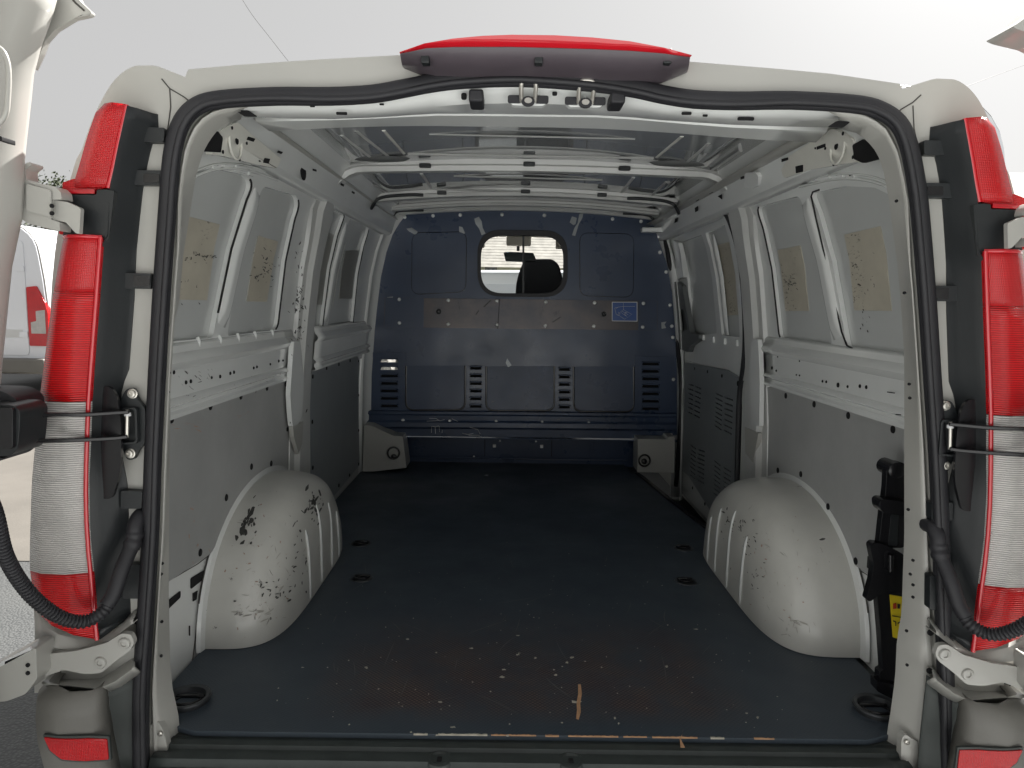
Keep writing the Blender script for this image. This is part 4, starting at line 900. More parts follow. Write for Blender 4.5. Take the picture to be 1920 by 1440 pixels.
marks('scrape_marks', wallhit(-.0110), cloud(378, 482, 16, 5, 26, 3, 8, .3, .8) + cloud(500, 500, 9, 14, 30, 3, 8, 1.0, .8) + cloud(488, 520, 10, 8, 16, 3, 9, .4, .8) + cloud(360, 525, 20, 20, 8, 3, 8, 1.5, .4), m_scr, walls[-1])
marks('scrape_marks', wallhit(-.0110), cloud(1625, 530, 12, 20, 12, 3, 6, 1.0, .6) + cloud(1485, 535, 8, 12, 16, 3, 7, .6, .8) + cloud(1622, 600, 5, 14, 8, 3, 8, 1.3, .2), m_scr, walls[1])
marks('scrape_marks', wallhit(.0100), cloud(345, 798, 22, 5, 10, 5, 22, .15, .2, .12) + cloud(450, 770, 12, 8, 5, 6, 14, -.5, .3, .12) + cloud(365, 1000, 14, 30, 6, 5, 14, 1.2, .4, .35), m_rust, walls[-1])
# ------------------------------------------------------------------ floor
fl_loop = [(-.70, .055), (.70, .055), (.76, .075), (.84, .12), (.85, 1.36), (.765, 1.44), (.70, 1.90), (.655, 2.30), (.64, 2.385), (.60, 2.40), (.60, 2.66), (-.60, 2.66), (-.60, 2.42), (-.62, 2.36), (-.835, 2.36), (-.835, .12), (-.76, .075)]
rings = []
for q in ((678, 1084), (1286, 1090)):
    p = U(*q, z=0); rings.append((p.x, p.y))
p = U(340, 1322, z=0); rings.append((-.765, .165)); rings.append((.775, .165))
rings += [(-.60, 1.22), (.60, 1.22)]
holes = [circ(x, y, .036, 20) for x, y in rings[:2]] + [circ(x, y, .034, 18) for x, y in rings[4:]]
floor = sheet('plywood_floor', fl_loop, holes, zmap(0), -.012, 0, m_floor, VAN, bevel=.001)
# raw wood showing along the worn rear edge
random.seed(3); x = -.46
while x < .60:
    l = random.uniform(.006, .05) * (2.2 if -.2 < x < .4 else 1)
    if random.random() < (.75 if -.25 < x < .35 else .3):
        n = max(3, int(l/.004)); y0 = .0548
        loop = [(x, y0-.0015)]+[(x+l*k/n, y0+random.uniform(.0002, .0030)) for k in range(n+1)]+[(x+l, y0-.0015)]
        sheet('worn_edge', loop, [], zmap(.0005), -random.uniform(.001, .003), .0006, m_wood if random.random() < .6 else m_chip, floor, bevel=0)
    x += l+random.uniform(.002, .03)
# splintered gouges down to bare wood
def gouge(P, name='gouge', m=m_wood): sheet(name, [((lambda a: (a.x, a.y))(U(*q, z=0))) for q in P], [], zmap(.0004), 0, .0008, m, floor, bevel=0)
gouge([(1084, 1284), (1089, 1284), (1091, 1302), (1088, 1320), (1089, 1336), (1085, 1350), (1080, 1348), (1082, 1332), (1081, 1318), (1084, 1302)])
gouge([(1072, 1314), (1083, 1316), (1083, 1319), (1073, 1318)], m=m_chip)
gouge([(1274, 1386), (1279, 1378), (1281, 1368), (1277, 1388), (1284, 1402), (1276, 1402)])
for q in [(771, 1373, 6, 3), (820, 1379, 12, 4), (850, 1364, 13, 4), (952, 1380, 7, 4), (941, 1270, 12, 5), (945, 1256, 9, 3), (884, 1216, 9, 3), (1072, 1233, 11, 4), (1063, 1243, 9, 4), (1042, 1266, 8, 3), (973, 1226, 3, 6), (970, 1228, 6, 3), (1004, 1234, 5, 3), (818, 1224, 5, 3), (764, 1199, 7, 4), (972, 1192, 10, 2), (1250, 1250, 7, 5), (1400, 1338, 7, 3), (1421, 1346, 6, 5), (825, 1317, 9, 4), (687, 1252, 9, 7), (520, 1314, 4, 4), (655, 1359, 4, 4), (568, 1252, 6, 2), (1153, 1347, 4, 6), (1160, 1357, 4, 5), (1305, 1180, 10, 2), (1252, 1172, 4, 3)]:
    n = 9; gouge([(q[0]+q[2]*.42*math.cos(k*math.pi*2/n)*random.uniform(.35, 1.3), q[1]+q[3]*.42*math.sin(k*math.pi*2/n)*random.uniform(.35, 1.3)) for k in range(n)], 'chipped_spot', m_chip)
# drag scratches across the sheet
bm = bmesh.new(); random.seed(33)
for k in range(46):
    x0, y0 = random.uniform(-.55, .5), abs(random.gauss(.1, .6))+.1
    if y0 > 2.0: continue
    a = random.gauss(1.45, .5); l = random.uniform(.02, .16); wd3 = random.uniform(.0005, .0012)
    d = Vector((math.cos(a), math.sin(a), 0)); n = Vector((-d.y, d.x, 0)); c = Vector((x0, y0, .0009)); bend = random.uniform(-.06, .06)
    A = [c+d*l*t+n*(bend*l*math.sin(t*3)+wd3*math.sin(math.pi*t)) for t in (0, .25, .5, .75, 1)]; B = [c+d*l*t+n*(bend*l*math.sin(t*3)-wd3*math.sin(math.pi*t)) for t in (.75, .5, .25)]
    bm.faces.new([bm.verts.new(q) for q in A+B])
o = finish(bm, 'drag_scratches', M_('floor_scratch', (.15, .15, .145), .6), floor, flat=True); o['kind'] = 'stuff'
# lashing rings let into the floor
for i, (x, y) in enumerate(rings):
    c = Vector((x, y, 0)); big = .046 if i in (2, 3) else .034
    rg = lathe('lashing_cup', c+Vector((0, 0, -.010 if i not in (2, 3) else .001)), (0, 0, 1), [(big, -.006), (big, .0105), (big*1.08, .012), (big*1.1, .0095), (big*1.02, .0125), (big*.86, .011), (big*.8, .0), (0, -.004)], M_('lashing_cup_metal', (.07, .075, .08), .35, metal=.4), VAN, n=24)
    torus('lashing_ring', c+Vector((0, -.004, .004)), (0, .25, 1), big*.62, .0035, m_satin, rg)
    box('ring_bar', (x-big*.7, y+.012, -.002), (x+big*.7, y+.020, .006), m_satin, rg)
# steel sill behind the floor, with ridges
sill = [(.056, -.012), (.044, -.014), (.040, -.010), (.026, -.011), (.022, -.018), (.010, -.020), (.006, -.014), (-.012, -.016), (-.018, -.030), (-.05, -.034), (-.056, -.08), (-.058, -.2)]
m_sill = M_('dark_sill_cover', (.045, .055, .053), .45, var=.25, vscale=12, bump=.3, bscale=90)
loft('load_sill', [[Vector((x, y, z)) for x in (-.76, -.72, -.4, 0, .4, .72, .76)] for y, z in sill], m_sill, VAN, thick=.002, smooth=20)
for x in (-.186, .077):
    lathe('sill_boss', (x, .0, -.022), (0, 0, 1), [(.028, 0), (.026, .006), (.020, .008), (.016, .004), (0, .003)], m_sill, VAN, n=20)
    box('striker_pin', (x-.005, -.012, -.02), (x+.005, .002, -.012), m_hole, VAN)
loft('rear_bumper', [[Vector((x, y, z)) for x in (-.84, -.5, 0, .5, .84)] for y, z in ((-.03, -.06), (-.085, -.065), (-.10, -.09), (-.10, -.22), (-.06, -.30))], m_bumper, VAN, thick=.003)
# sub-floor and stepwell at the sliding door
box('sub_floor', (-.90, .06, -.20), (.66, 2.64, -.014), m_bumpdark, VAN)
box('sub_floor', (.66, .06, -.20), (.90, 1.43, -.014), m_bumpdark, VAN)
box('door_step', (.661, 1.431, -.22), (.93, 2.64, -.16), m_black, VAN)
loft('step_trim', [[Vector((.85, 1.37, z)), Vector((.767, 1.44, z)), Vector((.702, 1.90, z)), Vector((.657, 2.30, z)), Vector((.642, 2.39, z))] for z in (.003, -.15)]+[], m_black, VAN, thick=.004)
loft('step_trim', [[Vector((x+dx, y, .003)) for x, y in ((.765, 1.44), (.70, 1.90), (.655, 2.30), (.64, 2.385))] for dx in (-.022, .004)], m_satin, VAN, thick=.003)
lathe('step_cap', (.80, 1.60, -.15), (0, 0, 1), [(.03, 0), (.03, .09), (.02, .10), (0, .10)], m_black, VAN, n=14)

# ------------------------------------------------------------------ sliding door on the right (closed, seen from inside)
sdr = empty('sliding_door'); sdr.parent = VAN
wD = -.030
opening = [(1268, 911), (1272, 865), (1278, 731), (1270, 640), (1258, 510), (1248, 446), (1254, 424), (1296, 403), (1337, 390), (1357, 394), (1373, 423), (1389, 484), (1397, 563), (1399, 636), (1395, 690), (1388, 743), (1385, 830), (1383, 925)]
f1 = wmap(1)
P = smoothpath([f1(*W(*q, .0), .002) for q in opening[:18]], 5)
finish(sweepbm(P, [(.012*math.cos(k*math.pi/5), .010*math.sin(k*math.pi/5)) for k in range(10)], up=(1, 0, 0)), 'door_rubber', m_seal, sdr, smooth=70)
wsheet('door_skin', 1, [(1.34, -.14), (2.58, -.14), (2.58, 1.27), (1.34, 1.27)], [], -.046, -.0425, m_skin, sdr, bevel=0, yc=YC)
wd1 = fillet(WL([(1322, 437, .02), (1363, 420, .03), (1385, 480, .02), (1400, 634, .015), (1353, 628, .015)], wD), .01)
wd2 = fillet(WL([(1274, 455, .03), (1316, 440, .015), (1344, 625, .015), (1296, 630, .03)], wD), .01)
wsheet('door_frame', 1, [(1.36, .61), (2.57, .61), (2.57, 1.26), (1.36, 1.26)], [wd1, wd2], -.042, wD, m_trimw if False else m_inner, sdr, bevel=.005, yc=YC)
rib(1, (1322, 440), (1350, 628), .045, .012, sdr, w0=wD)
wsheet('adhesive_pad', 1, WL([(1345, 460), (1372, 452), (1386, 590), (1360, 592)], -.041), [], -.0422, -.0405, m_tan, sdr, bevel=0)
# lower door inner, white, with the vented hardboard
low = fillet(WL([(1276, 668), (1300, 655), (1400, 672), (1400, 790), (1396, 1010), (1338, 985), (1292, 905), (1272, 896)], wD), .01)
wsheet('door_lower', 1, [(1.30, -.12), (2.57, -.12), (2.57, .61), (1.30, .61)], [], -.060, wD, m_inner, sdr, bevel=.003, yc=YC)
sl = []
def slotgroup(c, nrow, nslots):                       # bilinear grid inside a quad given in picture points
    out = []
    a, b, cc, d = c
    for r in range(nrow):
        t = (r+.5)/nrow; L0 = Vector(a).lerp(Vector(d), t); R0 = Vector(b).lerp(Vector(cc), t); out.append((L0, R0))
    return out
def z4(x, y): return (1180+x*.3055, 560+y*.3055)
for quad, n in (([(366, 510), (398, 520), (388, 722), (358, 705)], 7), ([(406, 522), (444, 540), (434, 745), (396, 725)], 7),
                ([(532, 566), (576, 586), (568, 820), (526, 790)], 8), ([(588, 590), (640, 606), (632, 850), (582, 822)], 7),
                ([(378, 884), (412, 910), (405, 1120), (372, 1090)], 8), ([(422, 912), (466, 926), (460, 1148), (416, 1120)], 8),
                ([(524, 980), (562, 1012), (560, 1235), (518, 1205)], 8), ([(582, 1022), (626, 1050), (620, 1275), (576, 1245)], 8)):
    q = [z4(*p) for p in quad]
    for a, b in slotgroup(q, n, 1):
        h = 1.35
        sl.append(WL([(a.x, a.y-h), (b.x, b.y-h), (b.x, b.y+h), (a.x, a.y+h)], -.02))
pd_ = fillet(WL([(1283, 680, .02), (1363, 694), (1386, 708, .02), (1388, 720), (1385, 930), (1342, 968, .02), (1335, 962), (1292, 893, .02), (1277, 880, .02), (1276, 800), (1283, 755), (1281, 720)], -.02), .006)
vp = wsheet('vented_lining', 1, pd_, sl, -.029, -.018, m_doorply, sdr, bevel=0, yc=None)
wsheet('vent_shade_sheet', 1, fillet(WL([(1286, 700), (1382, 720), (1380, 945), (1340, 950), (1285, 880)], -.028), .01), [], -.0295, -.0285, m_hole, sdr, bevel=0)  # black sheet stands in for the shade of the door cavity
dots(1, [(1303, 691), (1327, 697), (1354, 705), (1384, 719, .012), (1384, 800, .012), (1381, 880, .012), (1322, 945), (1299, 915)], -.018, vp, r=.008)
# grey handle trim and latch cup
tr = wsheet('handle_trim', 1, fillet(WL([(1262, 530), (1270, 528), (1280, 535), (1296, 624), (1312, 628), (1312, 636), (1296, 648), (1292, 660), (1276, 655), (1264, 610)], -.01), .01), [fillet(WL([(1271, 580, .01), (1283, 579, .01), (1291, 618, .012), (1276, 622, .012)], -.01), .008)], wD, -.005, m_trim, sdr, bevel=.006)
wsheet('handle_cup', 1, fillet(WL([(1270, 576), (1284, 576), (1293, 622), (1275, 626)], -.02), .008), [], wD, -.022, m_black, tr)
wsheet('upper_door_pad', 1, fillet(WL([(1262, 450), (1272, 455), (1282, 520), (1268, 525)], -.01), .006), [], wD, -.008, m_inner, sdr, bevel=.005)
for q in ((1320, 633), (1339, 637), (1360, 640), (1383, 643)):
    y, z = W(*q, wD); box('pressed_tab', (f1(y, z, wD).x-.008, y-.008, z-.014), (f1(y, z, wD).x+.004, y+.008, z+.014), m_inner, sdr, bevel=.004)
# roof side rail over the door and post beside the bulkhead
wsheet('door_header', 1, [(1.36, 1.235), (2.6, 1.235), (2.6, 1.33), (1.36, 1.33)], [], -.02, .004, m_inner, Rr, bevel=.004, yc=YC)
box('guide_rail', (.60, 2.30, 1.262), (.72, 2.36, 1.285), m_inner, Rr, bevel=.004)
loft('bulkhead_post', [[Vector((x, y, z)) for z in (-.15, .3, .6, .9, 1.1, 1.25, 1.33)] for x, y in ((0, 0),)] and [[Vector((wallx(z, 1)-a, b, z)) for z in (-.15, .25, .5, .74, .85, 1.02, 1.15, 1.24, 1.3, 1.35)] for a, b in ((.0, 2.40), (-.015, 2.42), (-.03, 2.47), (.03, 2.48))], m_inner, Rr, thick=.003)
loft('bulkhead_post', [[Vector((-(wallx(z, -1)-a), b, z)) for z in (-.02, .25, .5, .74, .85, 1.02, 1.15, 1.24, 1.3, 1.35)] for a, b in ((-.01, 2.32), (.01, 2.34), (.012, 2.40), (.03, 2.425), (.05, 2.44))], m_inner, L, thick=.003)

# ------------------------------------------------------------------ bulkhead
BY = 2.43
bk = empty('bulkhead'); bk.parent = VAN
z6 = lambda x, y: (660+x*.375, 360+y*.375)
def BL(P, y=BY): return YL([z6(*q[:2])+tuple(q[2:]) for q in P], y)
outl = fillet(BL([(222, 104), (500, 92), (850, 90), (1200, 104), (1500, 142), (1540, 260), (1575, 360), (1600, 500), (1618, 720), (1625, 900), (1625, 1215), (1390, 1232), (250, 1220), (180, 1200), (66, 1165), (62, 900), (80, 700), (100, 480), (125, 330), (150, 240), (195, 140)]), .006)
win = fillet(BL([(645, 218), (1057, 222), (1055, 508), (645, 505)]), .115, 10)
side_sl = []
for x0, x1, y0, y1, n in ((142, 232, 843, 1068, 7), (1448, 1536, 858, 1082, 7), (588, 650, 880, 1070, 6), (1032, 1092, 886, 1074, 6)):
    for k in range(n):
        yy = lerp(y0, y1, k/(n-1)); side_sl.append(fillet(BL([(x0, yy+8), (x0+8, yy-8), (x1-8, yy-8), (x1, yy+8)]), .003, 2))
bmp = ymap(BY)
pan = sheet('bulkhead_panel', outl, [win]+side_sl, bmp, -.003, .0, m_bulk, bk, bevel=.001)
# embossed squares and seat-back pockets: pressed fields, their crease shade drawn as dark tubes
def rimtube(loop, y, r, m=m_bulk, name='edge_shade_line', open_=False):
    P = [Vector((x, y, z)) for x, z in loop]; P = P if open_ else P+[P[0]]
    return finish(sweepbm(P, [(r*.6*math.cos(k*math.pi/3), r*math.sin(k*math.pi/3)) for k in range(6)], up=(0, 1, 0)), name, m, bk, smooth=70)
for q in ([(302, 205), (572, 200), (568, 498), (300, 512)], [(1140, 205), (1408, 212), (1404, 525), (1140, 518)]):
    Lq = fillet(BL(q), .045, 5); sheet('pressed_field', Lq, [], bmp, 0, .008, m_bulk, bk, bevel=.003); rimtube(fillet(BL(q), .048, 5), BY-.0005, .0035, m_satin)
for q in ([(275, 870), (562, 868), (562, 1082), (275, 1084)], [(676, 872), (1006, 870), (1006, 1086), (676, 1086)], [(1112, 874), (1404, 872), (1404, 1092), (1112, 1090)]):
    Lq = BL([q[0], q[3][:2], q[2][:2], q[1]]); Lq = [(Lq[0][0], Lq[0][1]), (*Lq[1][:2], .045), (*Lq[2][:2], .045), (Lq[3][0], Lq[3][1])]
    Lf = fillet(Lq, 0, 6); rows = []
    o = sheet('pressed_field', Lf, [], bmp, 0, .001, m_bulk, bk, bevel=0)
    cxm = sum(p[0] for p in Lf)/len(Lf); czm = max(p[1] for p in Lf); rimtube([(cxm+(p[0]-cxm)*1.03, czm+(p[1]-czm)*1.03) for p in Lf], BY-.004, .0055, m_satin, open_=True)
    # field swells out towards the bottom
    bm = bmesh.new(); bm.from_mesh(o.data); bmesh.ops.bisect_plane(bm, geom=bm.verts[:]+bm.edges[:]+bm.faces[:], plane_co=(0, 0, .42), plane_no=(0, 0, 1))
    top = max(v.co.z for v in bm.verts); bot = min(v.co.z for v in bm.verts)
    for v in bm.verts:
        if v.co.y < BY-.0005: v.co.y = BY-.001-.020*((top-v.co.z)/(top-bot))
    bm.to_mesh(o.data); bm.free()
    m = o.modifiers.new('b', 'BEVEL'); m.width = .004; m.segments = 2; m.limit_method = 'ANGLE'; m.angle_limit = rad(50)
# vented strips
for q, ext in (([(105, 800), (270, 802), (270, 1092), (105, 1090)], 0), ([(1412, 820), (1578, 822), (1576, 1100), (1410, 1098)], 0), ([(570, 866), (668, 866), (668, 1088), (572, 1088)], 1), ([(1010, 870), (1112, 870), (1110, 1092), (1010, 1092)], 1)):
    sheet('vent_strip', fillet(BL(q), .004), side_sl[:7] if q[0][0] == 105 else side_sl[7:14] if q[0][0] == 1412 else side_sl[14:20] if q[0][0] == 570 else side_sl[20:26], bmp, .0, .005, m_bulk, bk, bevel=.002)
# louvre lips over each slot
for k, Lq in enumerate(side_sl):
    x0, x1 = min(p[0] for p in Lq), max(p[0] for p in Lq); zt_ = max(p[1] for p in Lq)
    finish(sweepbm([Vector((x0, BY-.006, zt_-.003)), Vector((x0+.006, BY-.013, zt_+.001)), Vector((x1-.006, BY-.013, zt_+.001)), Vector((x1, BY-.006, zt_-.003))], [(.003, .002), (-.003, .003), (-.003, -.002), (.003, -.002)], up=(0, 0, 1)), 'louvre', m_bulk, bk)
# bare plate
plt = sheet('wear_plate', fillet(BL([(165, 528), (1526, 545), (1526, 692), (160, 676)]), .004), [], bmp, 0, .006, m_plate, bk, bevel=.002)
sheet('wear_plate_end', fillet(BL([(168, 529), (360, 531), (358, 678), (163, 675)]), .002), [], bmp, .006, .0072, m_bulk, plt, bevel=0)
sheet('wear_plate_end', fillet(BL([(1432, 545), (1524, 546), (1524, 691), (1430, 690)]), .002), [], bmp, .006, .0072, m_bulk, plt, bevel=0)
for q in ((434, 598), (1258, 611)):
    x, z = BL([q])[0]; lathe('grommet', (x, BY-.007, z), (0, -1, 0), [(.014, 0), (.014, .003), (.009, .005), (.006, .001), (0, .001)], m_black, plt, n=14)
tube('plate_seam', [Vector((*BL([(738, 535)])[0], 0)).xzy+Vector((0, BY-.0075, 0)), Vector((*BL([(728, 684)])[0], 0)).xzy+Vector((0, BY-.0075, 0))], .0015, m_hole, plt, n=5)
for P in ([(656, 574), (690, 540), (698, 542), (662, 576)], [(618, 612), (634, 588), (636, 596), (620, 616)], [(1000, 650), (1040, 622), (1046, 626), (1006, 652)]):
    sheet('scrape', BL(P), [], bmp, .0062, .0068, m_blackprint, plt, bevel=0)
# ridge, rail and lower roll
for z_, r_ in ((775, .006),):
    a, b = BL([(165, 700)])[0], BL([(1530, 716)])[0]
rl = [BL([(64, 1100)])[0], BL([(1620, 1115)])[0]]
loft('lower_rail', [[Vector((x, BY-d, z+dz)) for x, z in (BL([(72, 1100)])[0], BL([(840, 1106)])[0], BL([(1618, 1114)])[0])] for dz, d in ((.012, 0), (.006, .012), (-.006, .014), (-.016, .008), (-.04, .008), (-.052, .020), (-.075, .022), (-.088, .008), (-.09, -.01))], m_bulk, bk, smooth=25)
# window: black rubber frame, sliding-pane bar and glass
win_out = fillet(BL([(628, 190), (1078, 194), (1076, 526), (628, 522)]), .125, 10)
wf_ = sheet('window_frame', win_out, [win], bmp, -.006, .012, m_seal, bk, bevel=.005)
xz = BL([(852, 215), (862, 215), (862, 508), (852, 508)])
sheet('window_bar', fillet(xz, 0), [], bmp, -.02, -.004, m_black, wf_)
g = BL([(640, 210), (1062, 215), (1060, 512), (640, 510)])
sheet('window_pane', g, [], bmp, -.014, -.010, m_glass, wf_, bevel=0)
# rivets, one mesh shared
rv = finish(lathebm((0, 0, 0), (0, -1, 0), [(.0098, 0), (.0094, .002), (.007, .0048), (.003, .006), (0, .0061)], 10), 'rivet', m_rivet, bk, smooth=60)
rp = [(264, 126), (405, 119), (541, 115), (750, 113), (962, 117), (1303, 135), (1445, 147), (168, 209), (125, 374), (96, 541), (86, 645), (81, 702), (71, 913), (72, 1143), (256, 1141), (489, 1144), (721, 1147), (951, 1151), (1183, 1154), (1414, 1160), (1597, 1167), (1595, 1214), (1607, 937), (1604, 727), (1599, 671), (1590, 566), (1571, 400), (1540, 302)]
pp = [(237, 537), (482, 542), (726, 546), (969, 551), (1212, 554), (1456, 557), (238, 655), (482, 660), (725, 664), (966, 668), (1208, 671), (1452, 675)]
first = True
for q, off in [(q, 0) for q in rp]+[(q, .0072) for q in pp]:
    x, z = BL([q])[0]; dz = .0085 if (q[1] > 1130 and 200 < q[0] < 1500) else off
    if q[0] == 1595 or (q[1] > 1130): dz = .0085 if 100 < q[0] < 1590 else 0
    if first: rv.matrix_local = Matrix.Translation((x, BY-dz, z)); first = False
    else: inst(rv, 'rivet', bk, Matrix.Translation((x, BY-dz, z)))
# tape scraps left on the bulkhead
for P in ([(272, 184), (300, 178), (328, 198), (320, 217), (300, 205), (284, 196)], [(536, 172), (552, 176), (566, 206), (546, 216), (536, 196)], [(612, 134), (634, 124), (648, 146), (654, 180), (668, 208), (648, 216), (636, 184), (618, 160)], [(1100, 122), (1124, 130), (1118, 160), (1108, 166), (1088, 152)], [(1136, 112), (1158, 98), (1152, 130), (1134, 160), (1116, 220), (1100, 216), (1112, 180), (1128, 156)], [(1546, 652), (1572, 648), (1562, 662), (1570, 680), (1548, 684)], [(776, 832), (798, 866), (780, 876), (768, 854)], [(176, 526), (206, 522), (204, 534), (178, 538)]):
    bmc = lambda x, z, wv: Vector((x, BY-wv-.003*math.sin(x*90)*math.sin(z*70)**2, z))
    sheet('tape_scrap', BL(P), [], bmc, .0005, .0032, m_tape, bk, bevel=0)
# scratched marks
def scrib(P, r=.0014): tube('scratch_mark', [Vector((x, BY-.0238, z)) if q[1] > 1165 else Vector((x, BY-.0125, z)) for q, (x, z) in zip(P, BL(P))], r, m_whiteP, bk, n=4)
for P in ([(318, 1152), (380, 1144), (440, 1140)], [(388, 1130), (420, 1130), (440, 1142), (464, 1136)], [(400, 1200), (400, 1168)], [(418, 1172), (420, 1204)], [(438, 1168), (440, 1196)], [(404, 1168), (420, 1170), (436, 1166)], [(500, 1132), (540, 1150), (590, 1160)], [(590, 1172), (630, 1184), (642, 1206)], [(552, 1202), (580, 1208), (608, 1204)], [(584, 1212), (640, 1212)], [(454, 1186), (452, 1200)]):
    scrib(P)
# blue load-restraint sticker with its white line drawing
st = sheet('blue_sticker', fillet(BL([(1298, 549), (1426, 549), (1426, 648), (1298, 646)]), .003), [], bmp, .0072, .0078, m_whiteP, plt, bevel=0)
sheet('sticker_field', fillet(BL([(1302, 553), (1422, 553), (1422, 644), (1302, 642)]), .002), [], bmp, .0078, .0082, m_blueS, st, bevel=0)
def lineart(P, r=.0007):
    tube('drawing_line', [Vector((x, BY-.0084, z)) for x, z in BL(P)], r, m_whiteP, st, n=4)
for P in ([(1312, 580), (1330, 575), (1356, 572), (1356, 556)], [(1312, 580), (1320, 612), (1332, 618)], [(1330, 575), (1318, 584)], [(1356, 588), (1398, 612), (1362, 636), (1326, 612), (1356, 588)], [(1356, 572), (1414, 572)], [(1356, 572), (1356, 588)], [(1344, 602), (1372, 622)], [(1350, 596), (1380, 614)], [(1368, 598), (1362, 612), (1370, 618)], [(1362, 604), (1376, 602)], [(1330, 600), (1340, 610), (1334, 616)]):
    lineart(P)
# dark sheets added to block light behind the louvres, except at the top left
dark_backs = [BL([(560, 840), (1590, 850), (1590, 1105), (560, 1100)]), BL([(100, 900), (560, 900), (560, 1100), (100, 1100)])]
for Li in dark_backs: sheet('louvre_light_block', Li, [], ymap(BY+.03), 0, .004, m_hole, bk, bevel=0)
# recessed foot of the bulkhead
FY = 2.60
foot = sheet('bulkhead_foot', YL([(700, 812), (1230, 814), (1230, 885), (700, 885)], FY), [], ymap(FY), -.003, 0, m_bulk, bk)
box('foot_roof', (-.83, 2.435, .165), (.86, 2.61, .172), m_bulk, bk)
def FL(P): return YL([z6(*q[:2])+tuple(q[2:]) for q in P], FY)
for q in ([(735, 1236), (928, 1238), (928, 1318), (735, 1316)], [(478, 1224), (612, 1226), (602, 1318), (492, 1316)], [(1050, 1232), (1196, 1236), (1190, 1326), (1066, 1324)], [(1204, 1236), (1350, 1240), (1330, 1326), (1210, 1324)]):
    sheet('foot_pocket', fillet(FL(q), .012), [], ymap(FY), 0, .004, m_bulk, foot, bevel=.002)
for q in ((712, 1268), (948, 1271)):
    x, z = FL([q])[0]; box('bolt_head', (x-.009, FY-.012, z-.009), (x+.009, FY, z+.009), m_rivet, foot)
for q in ((740, 1244), (920, 1246), (610, 1322)):
    x, z = FL([q])[0]; inst(rv, 'rivet', foot, Matrix.Translation((x, FY-.004, z)) @ Matrix.Scale(.6, 4))
tube('foot_seam', [Vector((x, FY-.002, z)) for x, z in FL([(664, 1222), (664, 1322)])], .002, m_hole, foot, n=5)
tube('foot_seam', [Vector((x, FY-.002, z)) for x, z in FL([(998, 1222), (998, 1322)])], .002, m_hole, foot, n=5)
tube('foot_bead', [Vector((x, FY-.006, z)) for x, z in FL([(270, 1326), (640, 1328), (1000, 1334), (1380, 1336)])], .006, m_bulk, foot, n=6)
# white corner boxes with black tie rings
for s in (-1, 1):
    if s < 0:
        lp = YL([(683, 796), (697, 798), (737, 817), (755, 818), (762, 877), (700, 884), (680, 884)], 2.32)
        rc_, rpos = m_inner, U(738, 849, y=2.316)
    else:
        lp = YL([(1196, 823), (1250, 824), (1252, 819), (1265, 819), (1264, 887), (1195, 885)], 2.32); rpos = U(1208, 863, y=2.316)
    bx = sheet('corner_box', fillet(lp, .004), [], ymap(2.32), -.14, 0, m_body, VAN, bevel=.005)
    torus('tie_ring', rpos+Vector((0, -.006, .0)), (.15, -1, .1), .030, .005, m_satin, bx)
    finish(lathebm(rpos+Vector((0, .004, -.022 if s < 0 else -.006)), (0, -1, 0), [(.016, 0), (.014, .010), (.008, .014), (0, .014)], 12), 'ring_base', m_satin, bx)
    if s < 0: sheet('pressed_step', fillet(YL([(700, 874), (738, 872), (742, 868), (738, 866), (706, 867)], 2.32), .003), [], ymap(2.32), 0, .003, m_body, bx)
    q = U(712, 858, y=2.32) if s < 0 else U(1232, 862, y=2.32); sheet('pressed_step', rrect(q.x-.010, q.z-.008, q.x+.010, q.z+.008, .004), [], ymap(2.32), 0, .002, m_body, bx)

# ------------------------------------------------------------------ cab beyond the bulkhead
seat = empty('driver_seat'); seat.parent = VAN
hL = YL([(966, 560), (968, 530), (974, 508), (980, 494), (990, 487), (1036, 487), (1047, 497), (1052, 515), (1057, 540), (1058, 570), (1050, 588), (978, 588), (966, 575)], 2.98)
sheet('headrest', fillet(hL, .03), [], ymap(2.98), -.06, .05, m_seat, seat, bevel=.03, smooth=60)
xc_ = sum(p[0] for p in hL)/len(hL)
box('backrest', (xc_-.26, 2.95, .10), (xc_+.26, 3.10, .78), m_seat, seat, bevel=.05, seg=4)
box('cushion', (xc_-.27, 3.0, .05), (xc_+.27, 3.5, .22), m_seat, seat, bevel=.05, seg=4)
box('cab_floor', (-.9, 2.62, -.22), (.9, 4.1, -.16), m_black, VAN)
loft('headliner', [[Vector((x, y, z-.03*(x/.6)**2)) for x in (-.62, -.3, 0, .3, .62)] for y, z in ((2.47, 1.36), (3.0, 1.36), (3.35, 1.33))], m_head, VAN, thick=.01)
for x in (-.40, .40): box('sun_visor', (x-.17, 3.34, 1.25), (x+.17, 3.36, 1.325), m_head, VAN, bevel=.008)
box('visor_console', (-.09, 3.32, 1.265), (.07, 3.36, 1.33), m_head, VAN, bevel=.01)
mr = sheet('rear_view_mirror', fillet(YL([(944, 473), (955, 472), (1000, 474), (1005, 486), (1003, 492), (948, 490)], 3.40), .01), [], ymap(3.40), -.02, .0, m_darkglass, VAN, bevel=.004)
tube('mirror_stem', [Vector((-.012, 3.41, 1.24)), Vector((-.012, 3.39, 1.31))], .01, m_black, mr)
box('dashboard', (-.86, 3.7, .15), (.86, 4.15, .46), m_black, VAN, bevel=.05)
sheet('windscreen', [(-.80, 0), (.80, 0), (.66, 1), (-.66, 1)], [], lambda u, v, wv: Vector((u, lerp(4.25, 3.36, v)-wv, lerp(.50, 1.37, v)-wv*.6)), 0, .005, m_glass, VAN, bevel=0)
loft('bonnet', [[Vector((x*k, y, z-.03*abs(x))) for x in (-.92, -.5, 0, .5, .92)] for y, z, k in ((4.2, .51, 1), (4.6, .46, .98), (4.85, .33, .9), (4.92, .1, .88), (4.95, -.3, .88))], m_body, VAN, thick=.003)
